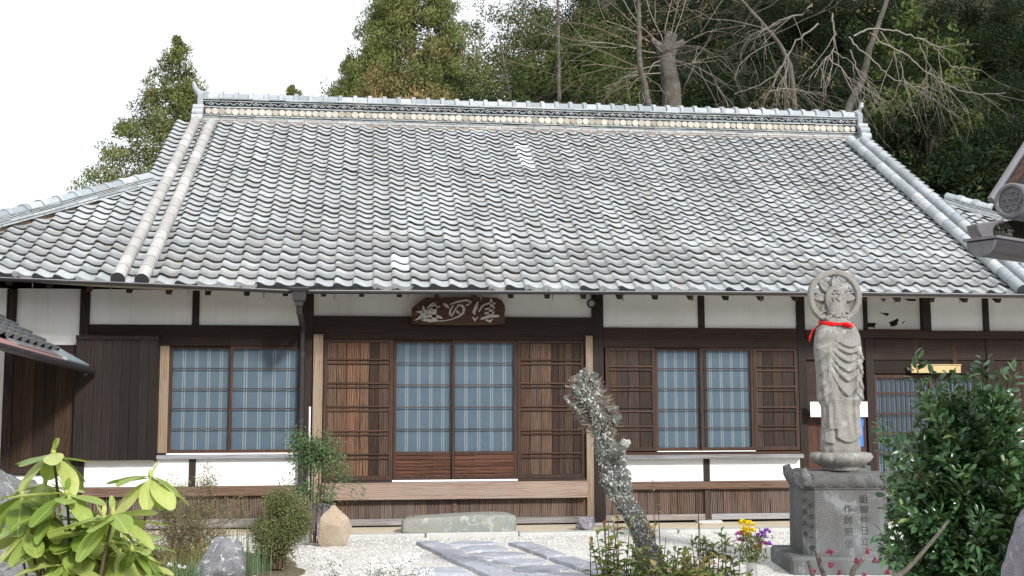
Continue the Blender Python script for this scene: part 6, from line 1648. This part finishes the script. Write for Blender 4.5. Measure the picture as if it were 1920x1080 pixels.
WOOD_LABELS = ["lighter green tree at the wood's left edge next to the sky gap, reaching highest",
 "lighter green tree at the wood's left edge below the highest one by the sky gap",
 "dark evergreen at the top of the frame left of the slim level branched tree's crown",
 'lighter green tree just behind the slim level branched bare tree',
 'dark evergreen at the top of the frame behind the brownish drooping bare tree',
 'dark evergreen behind the trunk of the brownish drooping bare tree',
 'dark evergreen at the top of the frame above the pollarded trunk',
 "dark evergreen directly behind the pollarded trunk's twig sprays",
 'dark evergreen at the top of the frame where the leaning bare trunk leaves it',
 'dark evergreen behind the upper half of the leaning bare trunk',
 'dark evergreen at the top of the frame right of the leaning bare trunk',
 'dark evergreen behind the foot of the leaning bare trunk',
 'dark evergreen at the top of the frame left of the tall curved bare trunk',
 'dark evergreen behind the middle of the tall curved bare trunk',
 'dark evergreen at the top of the frame right of the tall curved bare trunk',
 'dark evergreen behind the pale boughs arching to the right',
 'dark evergreen at the top of the frame above the tips of the arching boughs',
 'dark evergreen behind the tips of the arching pale boughs',
 'dark evergreen in the top right corner of the frame',
 'dark evergreen at the right edge above the gate roof corner',
 'dark evergreen outermost at the right edge, high on the slope',
 "low dark evergreen just right of the ridge end ornament's verge tiles",
 'low dark evergreen above the right hip ridge',
 'low dark evergreen at the right edge behind the gate roof bargeboard',
 'low dark evergreen below the arching pale boughs',
 'low dark evergreen behind the ridge under the slim level branched tree',
 'lighter green low tree behind the ridge left of the brownish bare tree',
 'low dark evergreen behind the ridge right of the pollarded trunk',
 "low dark evergreen behind the ridge left of the tall curved trunk's foot",
 'low dark evergreen behind the right end of the ridge',
 'low dark evergreen at the foot of the brownish drooping bare tree',
 'low dark evergreen between pollarded trunk and leaning bare trunk',
 'low dark evergreen beside the upper right verge tiles',
 'low dark evergreen filling the corner above the right hip ridge cap']
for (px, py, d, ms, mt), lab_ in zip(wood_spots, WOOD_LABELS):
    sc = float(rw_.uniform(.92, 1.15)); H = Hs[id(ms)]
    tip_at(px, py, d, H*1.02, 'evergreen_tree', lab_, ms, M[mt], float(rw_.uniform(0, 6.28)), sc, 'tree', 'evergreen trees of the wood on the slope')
tip_at(1730, 40, 36.5, 9, 'bamboo_like_tree', 'yellowish green feathery tree high on the slope at right', broad_mesh(23, 2.6, 9, 60, 46, .26, .6), M['lf_mid'], .6, .8)
# leafless trees
def bare_tree(name, label, p, seed, trunk, limbs_, mat='twig', depth=4, tk=.12, leafy_=0.0, group=None, end=.45, thick=.16):
    """trunk: list of points; limbs_: (index, direction, length) started on it"""
    r = np.random.default_rng(seed); t = thing(name, label, 'tree', p, 0, group); P = np.array(trunk, float)
    trunk_to_ground(t, tk, M['bark_pale']); R = np.linspace(tk, tk*end, len(P)); ts = np.linspace(0, 1, len(P)); tt = np.linspace(0, 1, 18)
    C = np.stack([np.interp(tt, ts, P[:, k]) for k in range(3)], -1); C[1:-1] += r.normal(0, min(.02, tk*.12), (16, 3)); CR = np.interp(tt, ts, R)
    branches('trunk', [(C, CR)], t, M['bark_pale'], 8)
    out, tips = [], []
    for (u, dv, L, up) in limbs_:
        i = min(17, int(u*17)); grow(r, C[i], dv, L, CR[i]*thick, depth+1, out, tips, .46, up, 4, (2, 3), .70, .17)
    if out: branches('branch', out, t, M[mat], 3)
    if leafy_:
        Pn = np.array([q[0] for q in tips]); m = int(len(Pn)*leafy_); k = r.integers(0, len(Pn), m); leaf_cloud('foliage', t, M['lf_dry'], Pn[k]+r.normal(0, .09, (m, 3)), rand_dirs(r, m), rand_dirs(r, m), r.uniform(.06, .11, m), .05, r.random(m), LEAF2)
    return t
def rel(base, pts, d): return [tuple(np.array(at(x, y, d))-np.array(base)) for x, y in pts]
Rv, Uv, Fv = _r, np.array([0, 0, 1.0]), _f
def dirv(a, b, c=0.0): return Rv*a+Uv*b+Fv*c
b = np.array(at(1262, 330, 34)); 
bare_tree('bare_tree', 'thick pollarded grey trunk with sprays of thin twigs above the ridge', b, 5, rel(b, [(1262, 330), (1262, 190), (1252, 120), (1246, 85)], 34),
          [(.95, dirv(.6, .8), 2.2, .1), (.95, dirv(-.6, .7), 2.2, .1), (.9, dirv(1, .2), 2.4, .0), (.85, dirv(-1, .15), 2.4, -.05), (.8, dirv(.9, -.3), 2.0, -.15), (.8, dirv(-.8, -.3), 2.0, -.15), (.75, dirv(.8, -.2, -.4), 1.8, -.2), (1, dirv(.1, 1), 2.0, .1), (.7, dirv(-.9, .1, -.4), 1.6, -.1), (.98, dirv(.9, .5), 2.0, .05), (.97, dirv(-1, .45), 2.0, .05), (.92, dirv(.5, .1, -.7), 1.7, -.1), (.86, dirv(-.5, .2, -.7), 1.7, -.1), (.66, dirv(1, 0), 1.5, -.1), (.6, dirv(-1, 0), 1.5, -.1), (.99, dirv(.4, 1), 1.9, .1), (.99, dirv(-.4, 1), 1.9, .1)], 'twig', 4, .33, end=.62, thick=.085)
for k, (a_, h_) in enumerate(((-.9, .35), (.1, .7), (1.0, .3), (.5, .6))):
    q = np.array(at(1250, 92, 34))-b; MB().tube([q-dirv(0, .5), q+dirv(a_*.25, h_*.3), q+dirv(a_*.5, h_*.75)], [.16, .12, .09], 8).build('branch_stub', M['bark_pale'], bpy.data.objects['bare_tree'], True)
b = np.array(at(1230, 330, 33))
bare_tree('bare_tree', 'leafless tree with brownish drooping twigs left of the pollarded trunk', b, 6, rel(b, [(1240, 330), (1215, 190), (1200, 120), (1198, 40), (1195, -60)], 33),
          [(.5, dirv(-1, .2), 2.2, -.1), (.5, dirv(-.8, .1, -.4), 2.0, -.2), (.55, dirv(.8, .3), 1.8, .0), (.6, dirv(-1, .35), 2.4, .0), (.7, dirv(1, .3), 2.2, .05), (.75, dirv(-1, .5), 2.4, .05), (.85, dirv(-.8, .6), 2.2, .1), (.9, dirv(.8, .6), 2.2, .1), (.45, dirv(-.9, -.2), 1.8, -.2)], 'twig_brown', 4, .11, thick=.22)
b = np.array(at(1060, 330, 37))
bare_tree('bare_tree', 'slim leafless tree with level branches at the left edge of the wood', b, 7, rel(b, [(1050, 330), (1048, 180), (1048, 90), (1045, -60)], 37),
          [(.5, dirv(-1, .3), 2.4, .05), (.6, dirv(1, .3), 2.4, .05), (.7, dirv(-1, .2), 2.6, .05), (.78, dirv(1, .2), 2.4, .05), (.85, dirv(-.9, .4), 2.2, .1), (.62, dirv(.3, .4, -.9), 2.0, .05), (.92, dirv(.8, .6), 2.0, .1), (.45, dirv(.9, -.1), 2.0, -.05)], 'twig_brown', 4, .085, 1.2, thick=.22)
b = np.array(at(1420, 330, 38))
bare_tree('bare_tree', 'leafless leaning trunk crossing the dark wood with tan dry leaves', b, 8, rel(b, [(1500, 330), (1485, 130), (1460, 80), (1425, 40), (1370, -20), (1330, -70)], 38),
          [(.45, dirv(-.8, -.2), 2.2, -.1), (.5, dirv(.8, .2), 2.2, .0), (.55, dirv(-1, .2), 2.4, .0), (.65, dirv(.8, .5), 2.4, .05), (.75, dirv(-1, .3), 2.2, .05), (.6, dirv(.2, -.4, -.6), 2.0, -.15), (.4, dirv(.9, -.3), 2.0, -.1)], 'twig', 4, .09, 2.2, thick=.2)
b = np.array(at(1600, 330, 32))
bare_tree('bare_tree', 'tall curved leafless tree right of the ridge with pale branches arching down to the right', b, 9, rel(b, [(1560, 330), (1590, 205), (1618, 150), (1632, 85), (1650, 40), (1672, -30)], 32),
          [], 'twig', 4, .12)
# its long arching pale boughs, laid along their curves
bt = bpy.data.objects.get('bare_tree.004'); r = np.random.default_rng(44)
out, tips = [], []
def bough(pts, r0, r1, d=31.5, kids=7, drop=-.25, side=.5):
    P = np.array([np.array(at(x, y, d))-b for x, y in pts]); n_ = len(P); t = np.linspace(0, 1, n_); tt = np.linspace(0, 1, n_*4); C = np.stack([np.interp(tt, t, P[:, k]) for k in range(3)], -1); C += r.normal(0, .02, C.shape); C[:, 1] += r.uniform(-.4, .4); CR = np.linspace(r0, r1, len(C)); out.append((C, CR))
    for k in range(kids):
        i = r.integers(len(C)//4, len(C)); dv = unit(np.gradient(C, axis=0))[i]*.8+dirv(r.normal(0, side), drop+r.normal(0, .25), r.normal(0, .3)); grow(r, C[i], dv, r.uniform(.6, 1.2), CR[i]*.6, 2, out, tips, .35, drop*.3, 4, (1, 2), .75, .12)
bough([(1640, 70), (1590, 75), (1620, 62), (1655, 62), (1690, 72), (1725, 82), (1750, 102), (1768, 128), (1790, 134), (1830, 136)][1:], .030, .008)
bough([(1625, 64), (1650, 88), (1690, 105), (1720, 130), (1750, 155), (1790, 172), (1830, 182), (1880, 178)], .028, .008)
bough([(1582, 76), (1600, 95), (1640, 130), (1665, 155), (1700, 165), (1730, 172)], .026, .008)
bough([(1648, 60), (1672, 90), (1690, 130), (1700, 170), (1705, 200)], .022, .007)
bough([(1600, 92), (1610, 130), (1635, 160), (1655, 180)], .020, .006)
bough([(1722, 82), (1745, 125), (1765, 165), (1770, 200)], .018, .006, drop=-.5)
bough([(1520, 10), (1500, 30), (1460, 40), (1430, 60), (1400, 72)], .024, .007); bough([(1540, 40), (1500, 70), (1480, 105), (1460, 135), (1430, 155), (1380, 172)], .026, .008)
bough([(1566, 18), (1568, 50), (1567, 90), (1545, 115), (1530, 145)], .028, .008); bough([(1567, 90), (1600, 108), (1610, 140), (1630, 160)], .02, .007); bough([(1545, 118), (1570, 140), (1590, 170), (1604, 205)], .02, .008)
bough([(1480, 105), (1478, 140), (1478, 175), (1500, 185)], .016, .006); bough([(1440, 175), (1470, 170), (1500, 172), (1530, 195)], .016, .006)
branches('bough', out, bt, M['twig'], 5)
b = np.array(at(930, 330, 40))
bare_tree('bare_tree', 'thin leafless tree with fine twigs against the sky gap', b, 10, rel(b, [(985, 330), (960, 200), (945, 120), (935, 60)], 40), [(.6, dirv(-.8, .5), 1.8, .05), (.7, dirv(-.6, .7), 1.6, .1), (.8, dirv(.6, .8), 1.6, .1), (.55, dirv(-1, .1), 1.6, 0)], 'twig_brown', 4, .07, 1.5)
